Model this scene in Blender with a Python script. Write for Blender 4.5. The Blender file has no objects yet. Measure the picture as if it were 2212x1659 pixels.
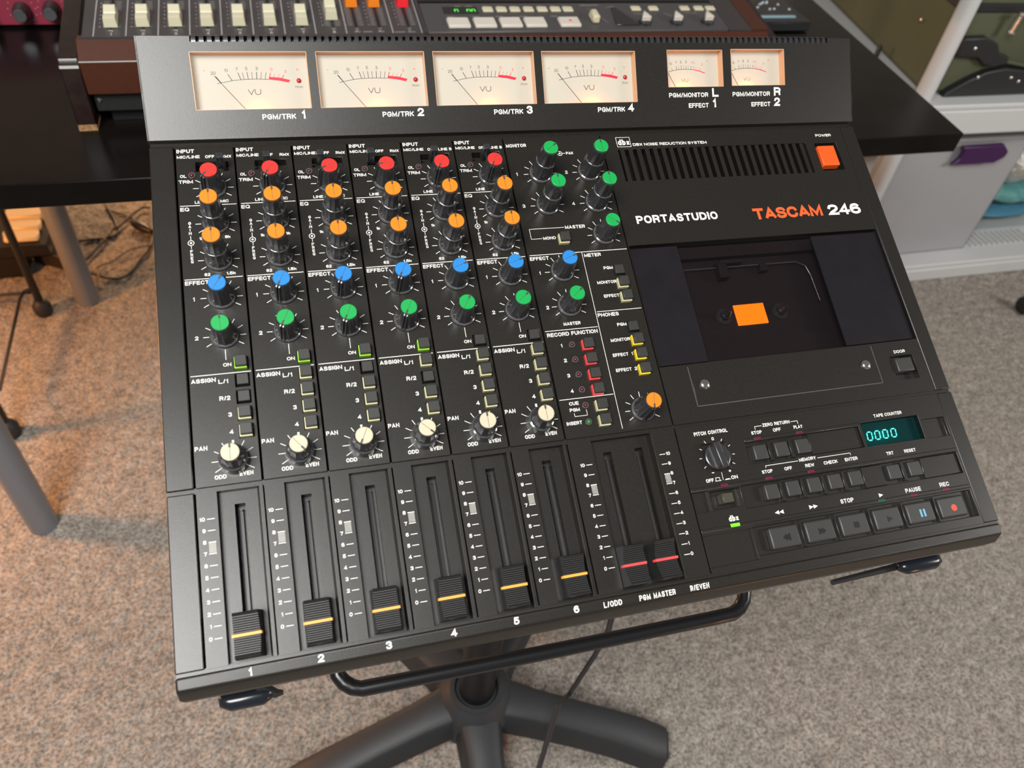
import bpy, bmesh, math, random
from mathutils import Matrix, Vector
random.seed(7)
C = bpy.context.scene.collection
SC = bpy.context.scene

# ------------------------------------------------------------ camera, world, lights
cam = bpy.data.cameras.new('camera'); co = bpy.data.objects.new('camera', cam); C.objects.link(co)
R = ((0.95912796, 0.126478, -0.2531341), (-0.26574712, 0.70994093, -0.65219809), (0.09722155, 0.69281108, 0.71453536))
M = Matrix(R).to_4x4(); M.translation = Vector((0, -0.9102, 1.265)); co.matrix_world = M
cam.sensor_width = 36; cam.lens = 27.03; cam.clip_start = .02
cam.dof.use_dof = True; cam.dof.focus_distance = .56; cam.dof.aperture_fstop = 9.0
SC.camera = co
SC.view_settings.view_transform = 'Standard'; SC.view_settings.look = 'None'
SC.view_settings.exposure = 0; SC.view_settings.gamma = 1; SC.view_settings.use_curve_mapping = False
w = bpy.data.worlds.new('world'); SC.world = w; w.use_nodes = True
w.node_tree.nodes['Background'].inputs[0].default_value = (.93, .95, 1.0, 1)
w.node_tree.nodes['Background'].inputs[1].default_value = .15

def light(kind, name, loc, energy, color, size=.1, to=None, spread=None, sy=None):
    l = bpy.data.lights.new(name, kind); l.energy = energy; l.color = color
    if kind == 'AREA':
        l.size = size
        if sy: l.shape = 'RECTANGLE'; l.size_y = sy
        if spread: l.spread = spread
    else: l.shadow_soft_size = size
    o = bpy.data.objects.new(name, l); C.objects.link(o); o.location = loc
    if to: o.rotation_euler = (Vector(to) - Vector(loc)).to_track_quat('-Z', 'Y').to_euler()
    return o
light('AREA', 'ceiling_light', (-.66, -1.42, 2.4), 68, (1, .985, .95), .9, (-.1, -.6, .9))
light('AREA', 'room_light', (2.7, -1.5, 1.9), 34, (1, .97, .93), .6, (1.3, -.2, 0))
light('POINT', 'warm_lamp', (-1.1, .25, .50), 40, (1, .40, .12), .07)
light('POINT', 'warm_floor_lamp', (-.3, 1.6, .45), 26, (1, .56, .27), .08)
light('POINT', 'front_warm_lamp', (1.1, -2.0, .25), 7, (1, .45, .15), .08)

# ------------------------------------------------------------ materials
def mat(name, col, rough=.5, metal=0, spec=.5, emit=None, es=1, trans=0, alpha=1, noise=None, bump=None, coat=0):
    m = bpy.data.materials.new(name); m.use_nodes = True; nt = m.node_tree; b = nt.nodes['Principled BSDF']
    I = b.inputs
    I['Base Color'].default_value = (*col, 1); I['Roughness'].default_value = rough; I['Metallic'].default_value = metal
    I['Specular IOR Level'].default_value = spec; I['Transmission Weight'].default_value = trans; I['Alpha'].default_value = alpha
    I['Coat Weight'].default_value = coat
    if emit: I['Emission Color'].default_value = (*emit, 1); I['Emission Strength'].default_value = es
    if noise or bump:
        tc = nt.nodes.new('ShaderNodeTexCoord')
    if noise:
        sc, c2, lo, hi = noise
        n = nt.nodes.new('ShaderNodeTexNoise'); n.inputs['Scale'].default_value = sc; n.inputs['Detail'].default_value = 4
        r = nt.nodes.new('ShaderNodeValToRGB'); r.color_ramp.elements[0].position = lo; r.color_ramp.elements[1].position = hi
        r.color_ramp.elements[0].color = (*col, 1); r.color_ramp.elements[1].color = (*c2, 1)
        nt.links.new(tc.outputs['Object'], n.inputs['Vector']); nt.links.new(n.outputs['Fac'], r.inputs['Fac']); nt.links.new(r.outputs['Color'], I['Base Color'])
    if bump:
        sc, st, dist = bump
        n = nt.nodes.new('ShaderNodeTexNoise'); n.inputs['Scale'].default_value = sc; n.inputs['Detail'].default_value = 3
        bp = nt.nodes.new('ShaderNodeBump'); bp.inputs['Strength'].default_value = st; bp.inputs['Distance'].default_value = dist
        nt.links.new(tc.outputs['Object'], n.inputs['Vector']); nt.links.new(n.outputs['Fac'], bp.inputs['Height']); nt.links.new(bp.outputs['Normal'], I['Normal'])
    return m
BODY = mat('satin_black_plastic', (.0105, .0090, .0068), .335, spec=.52, noise=(900, (.0155, .0136, .0108), .35, .7), bump=(2200, .25, .0002))
DARK = mat('dark_cavity', (.006, .006, .006), .6)
WELL = mat('fader_well_plastic', (.017, .017, .0168), .5, bump=(2600, .25, .0002))
KNOB = mat('glossy_black_knob', (.027, .027, .029), .27, coat=.35)
FCAP = mat('fader_black', (.018, .018, .018), .42)
RIM = mat('smoky_knob_rim', (.075, .075, .08), .18, coat=.6)
SMOKY = mat('smoky_knob_skirt', (.05, .05, .053), .12, coat=.6)
WHITE = mat('white_print', (.78, .77, .70), .6)
BTN = mat('black_button', (.028, .028, .026), .45)
CREAMB = mat('cream_collar', (.55, .52, .30), .5)
GREENB = mat('green_collar', (.25, .55, .02), .5)
YELB = mat('yellow_collar', (.85, .60, .03), .5)
REDB = mat('red_collar', (.75, .06, .06), .5)
CAPR = mat('red_cap', (.58, .028, .022), .4)
CAPO = mat('orange_cap', (.70, .195, .010), .4)
CAPB = mat('blue_cap', (.018, .19, .52), .4)
CAPG = mat('green_cap', (.006, .31, .065), .4)
CAPW = mat('cream_cap', (.52, .46, .33), .45)
NOTCH = mat('pointer_notch', (.05, .045, .04), .5)
MARKO = mat('orange_marker', (.90, .36, .05), .45)
MARKR = mat('red_marker', (.85, .06, .06), .45)
CHROME = mat('chrome', (.85, .80, .78), .15, 1)
LEDR = mat('dark_red_led', (.10, .006, .012), .15, coat=.5)
LEDRF = mat('dark_red_lens', (.11, .010, .035), .3)
LEDGF = mat('dark_green_lens', (.012, .07, .045), .3)
LEDG = mat('green_led', (.03, .22, .05), .2)
LEDON = mat('lit_green_led', (.1, .6, .02), .4, emit=(.15, 1, .01), es=1.2)
RING = mat('led_ring', (.10, .10, .10), .25, .3)
ORANGE = mat('orange_power_key', (.72, .085, .006), .5)
ORTXT = mat('orange_print', (.90, .10, .015), .6)
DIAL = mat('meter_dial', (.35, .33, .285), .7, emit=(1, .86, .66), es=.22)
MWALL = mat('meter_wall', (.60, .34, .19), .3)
INK = mat('black_ink', (.012, .010, .02), .6)
INKR = mat('red_ink', (.80, .01, .04), .6)
LAMP = mat('meter_lamp', (1, .6, .2), .5, emit=(1, .33, .04), es=105)
PEAKM = mat('meter_peak_led', (.40, .02, .03), .15, coat=.5)
SMOKE = None
def glass(name, tint, refl, rough=.03):
    m = bpy.data.materials.new(name); m.use_nodes = True; nt = m.node_tree; nt.nodes.clear()
    o = nt.nodes.new('ShaderNodeOutputMaterial'); t = nt.nodes.new('ShaderNodeBsdfTransparent'); g = nt.nodes.new('ShaderNodeBsdfGlossy')
    mx = nt.nodes.new('ShaderNodeMixShader'); f = nt.nodes.new('ShaderNodeFresnel'); f.inputs[0].default_value = refl
    t.inputs[0].default_value = (*tint, 1); g.inputs['Roughness'].default_value = rough
    ge = nt.nodes.new('ShaderNodeNewGeometry'); ma = nt.nodes.new('ShaderNodeMath'); ma.operation = 'SUBTRACT'; ma.use_clamp = True   # reflect on outer faces only
    nt.links.new(f.outputs[0], ma.inputs[0]); nt.links.new(ge.outputs['Backfacing'], ma.inputs[1]); nt.links.new(ma.outputs[0], mx.inputs[0]); nt.links.new(t.outputs[0], mx.inputs[1]); nt.links.new(g.outputs[0], mx.inputs[2]); nt.links.new(mx.outputs[0], o.inputs[0])
    return m
SMOKE = glass('smoked_window', (.80, .77, .78), 1.4)
CLEAR = glass('clear_window', (.98, .98, .97), 1.08, .08)
DGLASS = glass('display_window', (.55, .80, .80), 1.4)
SIDEW = mat('window_side_band', (.016, .017, .021), .5, noise=(60, (.024, .025, .030), .35, .8))
CWELL = mat('cassette_well_plastic', (.016, .011, .012), .4)
STICK = mat('lit_orange_panel', (.95, .24, .0), .5, emit=(1, .185, .0), es=1.15)
VFD = mat('lit_digit', (.2, .8, .7), .5, emit=(.22, 1, .85), es=3.2)
VFDB = mat('display_backplate', (.004, .03, .03), .5)
BLUEP = mat('blue_print', (.14, .35, .50), .6)
REDP = mat('red_print', (.85, .07, .04), .6)
EMB = mat('embossed_black', (.010, .010, .010), .35)

# ------------------------------------------------------------ mesh builder
# ---- lettering: every character is a set of centre-line strokes in a unit-high box, drawn with a constant pen width
def cr(pts, closed=False, n=3):
    out = []; N = len(pts); R_ = range(N if closed else N - 1)
    for i in R_:
        if closed: p0, p1, p2, p3 = (pts[(i + k) % N] for k in (-1, 0, 1, 2))
        else: p0, p1, p2, p3 = pts[max(i - 1, 0)], pts[i], pts[i + 1], pts[min(i + 2, N - 1)]
        for k in range(n):
            t = k / n
            out.append(tuple(.5 * (2 * p1[a] + (p2[a] - p0[a]) * t + (2 * p0[a] - 5 * p1[a] + 4 * p2[a] - p3[a]) * t * t + (3 * p1[a] - p0[a] - 3 * p2[a] + p3[a]) * t ** 3) for a in (0, 1)))
    out.append(pts[0] if closed else pts[-1]); return out
O_ = [(.5, 1), (.15, .88), (0, .5), (.15, .12), (.5, 0), (.85, .12), (1, .5), (.85, .88)]
bowl = lambda y0, y1, x0=.55, x1=1: [(x0, y1), (x1 - .12, y1 - (y1 - y0) * .14), (x1, (y0 + y1) / 2), (x1 - .12, y0 + (y1 - y0) * .14), (x0, y0)]
six = cr([(.93, .82), (.78, .96), (.5, 1), (.15, .88), (0, .5), (.1, .13), (.5, 0), (.88, .09), (1, .31), (.88, .53), (.5, .60), (.12, .50)])
ST_ = {  # width, strokes, closed strokes
 'A': (.80, [[(0, 0), (.5, 1), (1, 0)], [(.17, .27), (.83, .27)]]), 'B': (.72, [[(0, 0), (0, 1)] + cr(bowl(.53, 1, .55, .94)) + [(0, .53)], cr([(.55, .53)] + bowl(0, .53)[1:]) + [(0, 0)]]),
 'C': (.78, [cr([(.98, .70), (.84, .93), (.5, 1), (.14, .87), (0, .5), (.14, .13), (.5, 0), (.84, .07), (1, .30)])]), 'D': (.78, [[(0, 0), (0, 1)] + cr([(.45, 1), (.85, .86), (1, .5), (.85, .14), (.45, 0)]) + [(0, 0), (0, .2)]]),
 'E': (.66, [[(1, 1), (0, 1), (0, 0), (1, 0)], [(0, .51), (.93, .51)]]), 'F': (.62, [[(1, 1), (0, 1), (0, 0)], [(0, .5), (.88, .5)]]),
 'G': (.80, [cr([(.97, .72), (.83, .93), (.5, 1), (.14, .87), (0, .5), (.14, .13), (.5, 0), (.82, .06), (1, .25)]) + [(1, .46), (.56, .46)]]),
 'H': (.75, [[(0, 0), (0, 1)], [(1, 0), (1, 1)], [(0, .5), (1, .5)]]), 'I': (0, [[(0, 0), (0, 1)]]), 'K': (.74, [[(0, 0), (0, 1)], [(1, 1), (.03, .38)], [(.36, .60), (1, 0)]]),
 'L': (.60, [[(0, 1), (0, 0), (1, 0)]]), 'M': (.92, [[(0, 0), (0, 1), (.5, .1), (1, 1), (1, 0)]]), 'N': (.76, [[(0, 0), (0, 1), (1, 0), (1, 1)]]), 'O': (.84, [cr(O_, True)]),
 'P': (.70, [[(0, 0), (0, 1)] + cr(bowl(.44, 1)) + [(0, .44)]]), 'Q': (.84, [cr(O_, True), [(.58, .28), (1, -.02)]]), 'R': (.74, [[(0, 0), (0, 1)] + cr(bowl(.47, 1, .55, .97)) + [(0, .47)], [(.5, .47), (.86, .38), (.92, 0)]]),
 'S': (.70, [cr([(.96, .74), (.82, .94), (.5, 1), (.16, .93), (.02, .75), (.16, .58), (.5, .51), (.86, .43), (1, .25), (.85, .07), (.5, 0), (.14, .07), (0, .27)])]),
 'T': (.72, [[(0, 1), (1, 1)], [(.5, 1), (.5, 0)]]), 'U': (.74, [[(0, 1), (0, .35)] + cr([(.02, .3), (.16, .07), (.5, 0), (.84, .07), (.98, .3)]) + [(1, .35), (1, 1)]]),
 'V': (.78, [[(0, 1), (.5, 0), (1, 1)]]), 'W': (1.1, [[(0, 1), (.25, 0), (.5, .9), (.75, 0), (1, 1)]]), 'X': (.72, [[(0, 0), (1, 1)], [(0, 1), (1, 0)]]), 'Y': (.74, [[(0, 1), (.5, .45), (1, 1)], [(.5, .45), (.5, 0)]]),
 'Z': (.68, [[(0, 1), (1, 1), (0, 0), (1, 0)]]), '0': (.60, [cr(O_, True)]), '1': (.22, [[(0, .74), (.6, .8), (1, 1), (1, 0)]]),
 '2': (.58, [cr([(.0, .68), (.12, .92), (.5, 1), (.87, .92), (1, .72), (.84, .5), (.25, .2), (0, 0)]) + [(1, 0)]]),
 '3': (.58, [cr([(0, .76), (.15, .94), (.5, 1), (.85, .93), (.96, .76), (.82, .58), (.42, .52)]), cr([(.42, .52), (.86, .44), (1, .26), (.86, .07), (.5, 0), (.14, .06), (0, .26)])]),
 '4': (.62, [[(.74, 0), (.74, 1), (0, .27), (1, .27)]]), '5': (.58, [[(.92, 1), (.16, 1), (.06, .48)] + cr([(.24, .6), (.5, .64), (.88, .54), (1, .32), (.86, .08), (.5, 0), (.14, .05), (0, .22)])]),
 '6': (.60, [six]), '7': (.56, [[(0, 1), (1, 1), (.62, .5), (.36, 0)]]), '8': (.60, [cr([(.5, 1), (.12, .92), (.04, .76), (.16, .58), (.5, .53), (.84, .58), (.96, .76), (.88, .92)], True), cr([(.5, .53), (.12, .44), (0, .26), (.14, .07), (.5, 0), (.86, .07), (1, .26), (.88, .44)], True)]),
 '9': (.60, [[(1 - x, 1 - y) for x, y in six]]), 'd': (.62, [[(1, 0), (1, 1)], cr([(.5, .66), (.12, .56), (0, .33), (.12, .1), (.5, 0), (.88, .1), (1, .33), (.88, .56)], True)]),
 'b': (.62, [[(0, 0), (0, 1)], cr([(.5, .66), (.12, .56), (0, .33), (.12, .1), (.5, 0), (.88, .1), (1, .33), (.88, .56)], True)]), 'x': (.56, [[(0, 0), (1, .66)], [(0, .66), (1, 0)]]),
 'k': (.54, [[(0, 0), (0, 1)], [(.95, .68), (.03, .25)], [(.36, .42), (1, 0)]]), '/': (.30, [[(0, -.04), (1, 1.04)]]), '-': (.4, [[(0, .4), (1, .4)]]), '+': (.55, [[(0, .42), (1, .42)], [(.5, .08), (.5, .76)]]), '.': (0, [[(0, 0), (0, .05)]])}

class MB:
    def __init__(s): s.v = []; s.f = []; s.fm = []; s.mi = 0; s.T = None; s.rc = 0
    def add(s, vs, fs):
        n = len(s.v)
        s.v += [s.T(*p) for p in vs] if s.T else vs
        for f in fs: s.f.append(tuple(i + n for i in f)); s.fm.append(s.mi)
    def box(s, x0, x1, y0, y1, z0, z1, ins=0):
        i = ins
        s.add([(x0, y0, z0), (x1, y0, z0), (x1, y1, z0), (x0, y1, z0), (x0 + i, y0 + i, z1), (x1 - i, y0 + i, z1), (x1 - i, y1 - i, z1), (x0 + i, y1 - i, z1)],
              [(3, 2, 1, 0), (4, 5, 6, 7), (0, 1, 5, 4), (1, 2, 6, 5), (2, 3, 7, 6), (3, 0, 4, 7)])
    def rect(s, x0, x1, y0, y1, z): s.add([(x0, y0, z), (x1, y0, z), (x1, y1, z), (x0, y1, z)], [(0, 1, 2, 3)])
    def line(s, x0, y0, x1, y1, w, z):
        L = math.hypot(x1 - x0, y1 - y0); nx, ny = -(y1 - y0) / L * w / 2, (x1 - x0) / L * w / 2
        s.add([(x0 + nx, y0 + ny, z), (x0 - nx, y0 - ny, z), (x1 - nx, y1 - ny, z), (x1 + nx, y1 + ny, z)], [(0, 1, 2, 3)])
    def prism(s, pts, z0, z1, axis='z'):
        n = len(pts)
        def P(a, b, c): return (a, b, c) if axis == 'z' else ((c, a, b) if axis == 'x' else (a, c, b))
        vs = [P(x, y, z0) for x, y in pts] + [P(x, y, z1) for x, y in pts]
        s.add(vs, [tuple(range(n - 1, -1, -1)), tuple(range(n, 2 * n))] + [(i, (i + 1) % n, n + (i + 1) % n, n + i) for i in range(n)])
    def lathe(s, cx, cy, prof, n=24, flute=None, cz=0):
        vs = []; fs = []
        for j, (r, z) in enumerate(prof):
            for i in range(n):
                k = r
                if flute and flute[0] <= j <= flute[1] and i % 3 == 0: k = r * 1.05
                a = 2 * math.pi * i / n; vs.append((cx + k * math.cos(a), cy + k * math.sin(a), z + cz))
        for j in range(len(prof) - 1):
            for i in range(n):
                a = j * n + i; b = j * n + (i + 1) % n; fs.append((a, b, b + n, a + n))
        fs.append(tuple(range(n - 1, -1, -1))); fs.append(tuple(range((len(prof) - 1) * n, len(prof) * n)))
        s.add(vs, fs)
    def tube(s, path, r, n=10, caps=True):
        P = [Vector(p) for p in path]; vs = []; fs = []; up = Vector((.13, .21, .97))
        rr = r if isinstance(r, (list, tuple)) else [r] * len(P)
        for k, p in enumerate(P):
            t = (P[min(k + 1, len(P) - 1)] - P[max(k - 1, 0)]).normalized()
            if k == 0:
                u = t.cross(up).normalized()
                if u.length < .1: u = t.cross(Vector((1, 0, 0))).normalized()
            else: u = (u - t * u.dot(t)).normalized()
            v = t.cross(u)
            for i in range(n):
                a = 2 * math.pi * i / n; vs.append(tuple(p + (u * math.cos(a) + v * math.sin(a)) * rr[k]))
        for k in range(len(P) - 1):
            for i in range(n):
                a = k * n + i; b = k * n + (i + 1) % n; fs.append((a, b, b + n, a + n))
        if caps: fs.append(tuple(range(n - 1, -1, -1))); fs.append(tuple(range((len(P) - 1) * n, len(P) * n)))
        s.add(vs, fs)
    def ribbon(s, pts, t, z):
        Q = [pts[0]]
        for p in pts[1:]:
            if math.hypot(p[0] - Q[-1][0], p[1] - Q[-1][1]) > 1e-5: Q.append(p)
        if len(Q) < 2: return
        loop = math.hypot(Q[0][0] - Q[-1][0], Q[0][1] - Q[-1][1]) < 1e-5
        if loop: Q = Q[:-1]
        N = len(Q); vs = []
        def d(a, b): L = math.hypot(b[0] - a[0], b[1] - a[1]) or 1; return ((b[0] - a[0]) / L, (b[1] - a[1]) / L)
        if not loop:   # square ends, so that straight strokes reach their full height
            a = d(Q[0], Q[1]); b = d(Q[-2], Q[-1]); ea = t * (.5 if min(abs(a[0]), abs(a[1])) < .05 else .22); eb = t * (.5 if min(abs(b[0]), abs(b[1])) < .05 else .22)
            Q[0] = (Q[0][0] - a[0] * ea, Q[0][1] - a[1] * ea); Q[-1] = (Q[-1][0] + b[0] * eb, Q[-1][1] + b[1] * eb)
        for i in range(N):
            a = d(Q[i - 1], Q[i]) if (loop or i) else None; b = d(Q[i], Q[(i + 1) % N]) if (loop or i < N - 1) else None
            if a is None: a = b
            if b is None: b = a
            mx, my = -(a[1] + b[1]), a[0] + b[0]; L = math.hypot(mx, my) or 1; mx /= L; my /= L
            k = min(1 / max(.3, mx * -a[1] + my * a[0]), 2.1) * t / 2
            vs += [(Q[i][0] + mx * k, Q[i][1] + my * k, z), (Q[i][0] - mx * k, Q[i][1] - my * k, z)]
        for i in range(N if loop else N - 1):   # each piece a hair above the last, so that overlapping pieces never share a plane
            q = [vs[k % (2 * N)] for k in (2 * i, 2 * i + 1, 2 * i + 3, 2 * i + 2)]; e = z + .004 * ((s.rc + i) % 7)
            s.add([(a, b, e) for a, b, _ in q], [(0, 1, 2, 3)])
        s.rc += 3
    def text(s, t, x, y, h, w=None, al='l', z=.06, bold=.018):
        h *= 1 if bold <= .01 else 1.09 if bold > .04 else 1.17
        pen = h * (.10 if bold <= 0 else .13 if bold < .012 else .20 if bold < .025 else .225 if bold < .04 else .235)
        gap = h * (.12 if bold < .04 else .06); sp = h * .34; n = len(t.replace(' ', ''))
        core = sum(ST_[c][0] for c in t if c != ' ') * h; fix = n * pen + (len(t) - 1) * gap + t.count(' ') * sp
        sx = 1 if not w else max(.2, (w - fix) / core) if core else 1
        if w and (w - fix) < .35 * core: q = w / (fix + core); sx = 1; gq = q
        else: gq = 1
        W = (fix + core * sx) * gq; ox = x - (0 if al == 'l' else W / 2 if al == 'c' else W); first = True
        for c in t:
            if c == ' ': ox += (sp + gap) * gq; continue
            cw = ST_[c][0] * h * sx * gq
            for st in ST_[c][1]: s.ribbon([(ox + pen * gq / 2 + p[0] * cw, y + pen / 2 + p[1] * (h - pen)) for p in st], pen * (gq + 1) / 2, z)
            ox += cw + (pen + gap) * gq
    def plate(s, x0, x1, y0, y1, z, holes=(), skirt=0):
        # holes: (x0,x1,y0,y1,depth,floor?)
        xs = sorted({x0, x1} | {q for h in holes for q in h[:2] if x0 < q < x1}); ys = sorted({y0, y1} | {q for h in holes for q in h[2:4] if y0 < q < y1})
        for i in range(len(xs) - 1):
            for j in range(len(ys) - 1):
                cx, cy = (xs[i] + xs[i + 1]) / 2, (ys[j] + ys[j + 1]) / 2; hh = None
                for h in holes:
                    if h[0] < cx < h[1] and h[2] < cy < h[3]: hh = h
                if hh is None: s.rect(xs[i], xs[i + 1], ys[j], ys[j + 1], z)
                elif hh[5]: s.rect(xs[i], xs[i + 1], ys[j], ys[j + 1], z - hh[4])
        def wall(ax, ay, bx, by, zt, zb, flip):
            q = [(ax, ay, zt), (bx, by, zt), (bx, by, zb), (ax, ay, zb)]
            s.add(q if not flip else q[::-1], [(0, 1, 2, 3)])
        for h in holes:
            X = [q for q in xs if h[0] <= q <= h[1]]; Y = [q for q in ys if h[2] <= q <= h[3]]
            for a, b in zip(X, X[1:]):
                wall(a, h[2], b, h[2], z, z - h[4], False); wall(a, h[3], b, h[3], z, z - h[4], True)
            for a, b in zip(Y, Y[1:]):
                wall(h[0], a, h[0], b, z, z - h[4], True); wall(h[1], a, h[1], b, z, z - h[4], False)
        if skirt:
            for a, b in zip(xs, xs[1:]):
                wall(a, y0, b, y0, z, z - skirt, True); wall(a, y1, b, y1, z, z - skirt, False)
            for a, b in zip(ys, ys[1:]):
                wall(x0, a, x0, b, z, z - skirt, False); wall(x1, a, x1, b, z, z - skirt, True)
    def mesh(s, name, mats, sc=.001, smooth=True, weld=True, ang=35, off=(0, 0, 0)):
        me = bpy.data.meshes.new(name)
        me.from_pydata([(x * sc - off[0], y * sc - off[1], z * sc - off[2]) for x, y, z in s.v], [], s.f)
        for m in (mats if isinstance(mats, (list, tuple)) else [mats]): me.materials.append(m)
        me.polygons.foreach_set('material_index', s.fm)
        if weld:
            bm = bmesh.new(); bm.from_mesh(me); bmesh.ops.remove_doubles(bm, verts=bm.verts, dist=1e-6)
            bmesh.ops.recalc_face_normals(bm, faces=bm.faces); bm.to_mesh(me); bm.free()
        if smooth:
            me.shade_smooth(); me.set_sharp_from_angle(angle=math.radians(ang))
        me.update(); return me
    def build(s, name, mats, parent=None, sc=.001, loc=(0, 0, 0), rot=None, bevel=0, label=None, seg=1, off=(0, 0, 0), **k):
        return put(name, s.mesh(name, mats, sc, off=off, **k), parent, loc, rot, bevel, label, seg)
def put(name, me, parent=None, loc=(0, 0, 0), rot=None, bevel=0, label=None, seg=1):
    o = bpy.data.objects.new(name, me); C.objects.link(o); o.location = loc
    if rot is not None: o.rotation_euler = (0, 0, rot)
    if parent: o.parent = parent
    if label: o['label'] = label
    if name in ('lettering', 'panel_print', 'transport_print', 'panel_marks', 'key_marks', 'dial_print', 'key_symbol', 'logo_lettering'): o['kind'] = 'stuff'
    if bevel:
        b = o.modifiers.new('bevel', 'BEVEL'); b.width = bevel; b.segments = seg; b.limit_method = 'ANGLE'; b.angle_limit = math.radians(40); b.harden_normals = False
    return o
def tag(o, label, cat, group=None):
    o['label'] = label; o['category'] = cat
    if group: o['group'] = group
    return o
def empty(name, label, cat, loc=(0, 0, 0), group=None):
    o = bpy.data.objects.new(name, None); C.objects.link(o); o.location = loc; o.empty_display_size = .05
    return tag(o, label, cat, group)
def arc(cx, cy, r, a0, a1, n): return [(cx + r * math.cos(math.radians(a0 + (a1 - a0) * i / n)), cy + r * math.sin(math.radians(a0 + (a1 - a0) * i / n))) for i in range(n + 1)]
def mm(x, y, z=0): return (x * .001, y * .001, z * .001)

# ------------------------------------------------------------ setting
def carpet_mat():
    m = bpy.data.materials.new('carpet'); m.use_nodes = True; nt = m.node_tree; b = nt.nodes['Principled BSDF']; L = nt.links.new
    tc = nt.nodes.new('ShaderNodeTexCoord')
    def noise(sc, det=3, rough=.6):
        n = nt.nodes.new('ShaderNodeTexNoise'); n.inputs['Scale'].default_value = sc; n.inputs['Detail'].default_value = det; n.inputs['Roughness'].default_value = rough; L(tc.outputs['Object'], n.inputs['Vector']); return n
    a = noise(190, 3, .7); c = noise(40, 3); d = noise(5, 2)
    r = nt.nodes.new('ShaderNodeValToRGB'); e = r.color_ramp.elements
    e[0].position = .36; e[0].color = (.17, .150, .130, 1); e[1].position = .62; e[1].color = (.44, .405, .36, 1)
    x = e.new(.48); x.color = (.30, .27, .24, 1)
    L(a.outputs['Fac'], r.inputs['Fac'])
    mx = nt.nodes.new('ShaderNodeMix'); mx.data_type = 'RGBA'; mx.blend_type = 'MULTIPLY'; mx.inputs[0].default_value = .5
    r2 = nt.nodes.new('ShaderNodeValToRGB'); r2.color_ramp.elements[0].position = .35; r2.color_ramp.elements[1].position = .65
    r2.color_ramp.elements[0].color = (.55, .53, .50, 1); r2.color_ramp.elements[1].color = (1.1, 1.08, 1.06, 1)
    L(c.outputs['Fac'], r2.inputs['Fac']); L(r.outputs['Color'], mx.inputs[6]); L(r2.outputs['Color'], mx.inputs[7])
    L(mx.outputs[2], b.inputs['Base Color']); b.inputs['Roughness'].default_value = .95; b.inputs['Specular IOR Level'].default_value = .1
    bp = nt.nodes.new('ShaderNodeBump'); bp.inputs['Strength'].default_value = .8; bp.inputs['Distance'].default_value = .004
    L(a.outputs['Fac'], bp.inputs['Height']); L(bp.outputs['Normal'], b.inputs['Normal'])
    return m
CARPET = carpet_mat()
fl = MB(); fl.box(-2.2, 3.4, -2.4, 2.1, -.06, -.006)
o = fl.build('floor', CARPET, sc=1); o['kind'] = 'structure'; o['label'] = 'beige cut-pile carpet floor'
wall = mat('wall_paint', (.50, .46, .40), .8, noise=(3, (.54, .50, .44), .3, .7))
for n, a in (('wall_back', (-2.2, 3.4, 2.04, 2.1, -.05, 2.5)), ('wall_right', (3.34, 3.4, -2.4, 2.04, -.05, 2.5))):
    b = MB(); b.box(*a); o = b.build(n, wall, sc=1); o['kind'] = 'structure'
def carpet_pile():
    import numpy as np
    rs = np.random.RandomState(3); x0, x1, y0, y1, st = -1.0, 2.7, -1.05, 1.5, .0055
    nx, ny = int((x1 - x0) / st), int((y1 - y0) / st)
    X, Y = np.meshgrid(np.linspace(x0, x1, nx), np.linspace(y0, y1, ny))
    def sm(n):
        a = rs.rand(ny // n + 3, nx // n + 3); iy = np.arange(ny) / n; ix = np.arange(nx) / n
        y_, x_ = iy.astype(int), ix.astype(int); fy, fx = (iy - y_)[:, None], (ix - x_)[None, :]
        return (a[y_][:, x_] * (1 - fy) * (1 - fx) + a[y_ + 1][:, x_] * fy * (1 - fx) + a[y_][:, x_ + 1] * (1 - fy) * fx + a[y_ + 1][:, x_ + 1] * fy * fx)
    Z = -.0065 + .005 * rs.rand(ny, nx) + .003 * sm(3) + .002 * sm(9)
    X = X + (rs.rand(ny, nx) - .5) * .004; Y = Y + (rs.rand(ny, nx) - .5) * .004
    v = np.stack([X, Y, Z], -1).reshape(-1, 3).astype('f')
    i = (np.arange(ny - 1)[:, None] * nx + np.arange(nx - 1)[None, :]).ravel()
    q = np.stack([i, i + 1, i + 1 + nx, i + nx], -1).astype('i')
    me = bpy.data.meshes.new('carpet_pile'); me.vertices.add(len(v)); me.vertices.foreach_set('co', v.ravel())
    me.loops.add(q.size); me.loops.foreach_set('vertex_index', q.ravel()); me.polygons.add(len(q))
    me.polygons.foreach_set('loop_start', np.arange(0, q.size, 4)); me.update(calc_edges=True); me.shade_smooth()
    me.materials.append(CARPET); o = bpy.data.objects.new('carpet_pile', me); C.objects.link(o)
    o['kind'] = 'stuff'; o['label'] = 'mottled beige carpet pile covering the floor'; o['category'] = 'carpet'
carpet_pile()

# ============================================================ THE RECORDER
DEV = empty('multitrack_recorder', 'black cassette mixer with coloured knobs, lit VU meters and faders on a stand', 'audio mixer')
DR = Matrix(((0.99980423, 0.01977666, -0.00062302), (-0.01820407, 0.9070512, -0.42062658), (-0.00775347, 0.42055558, 0.90723365)))
DT = Vector((-0.0706374, -0.617109, 0.890162))
DM = DR.to_4x4(); DM.translation = DT
DEV.matrix_world = DM
def D2W(x, y, z): return tuple(DR @ Vector((x * .001, y * .001, z * .001)) + DT)
P = 37.5

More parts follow.
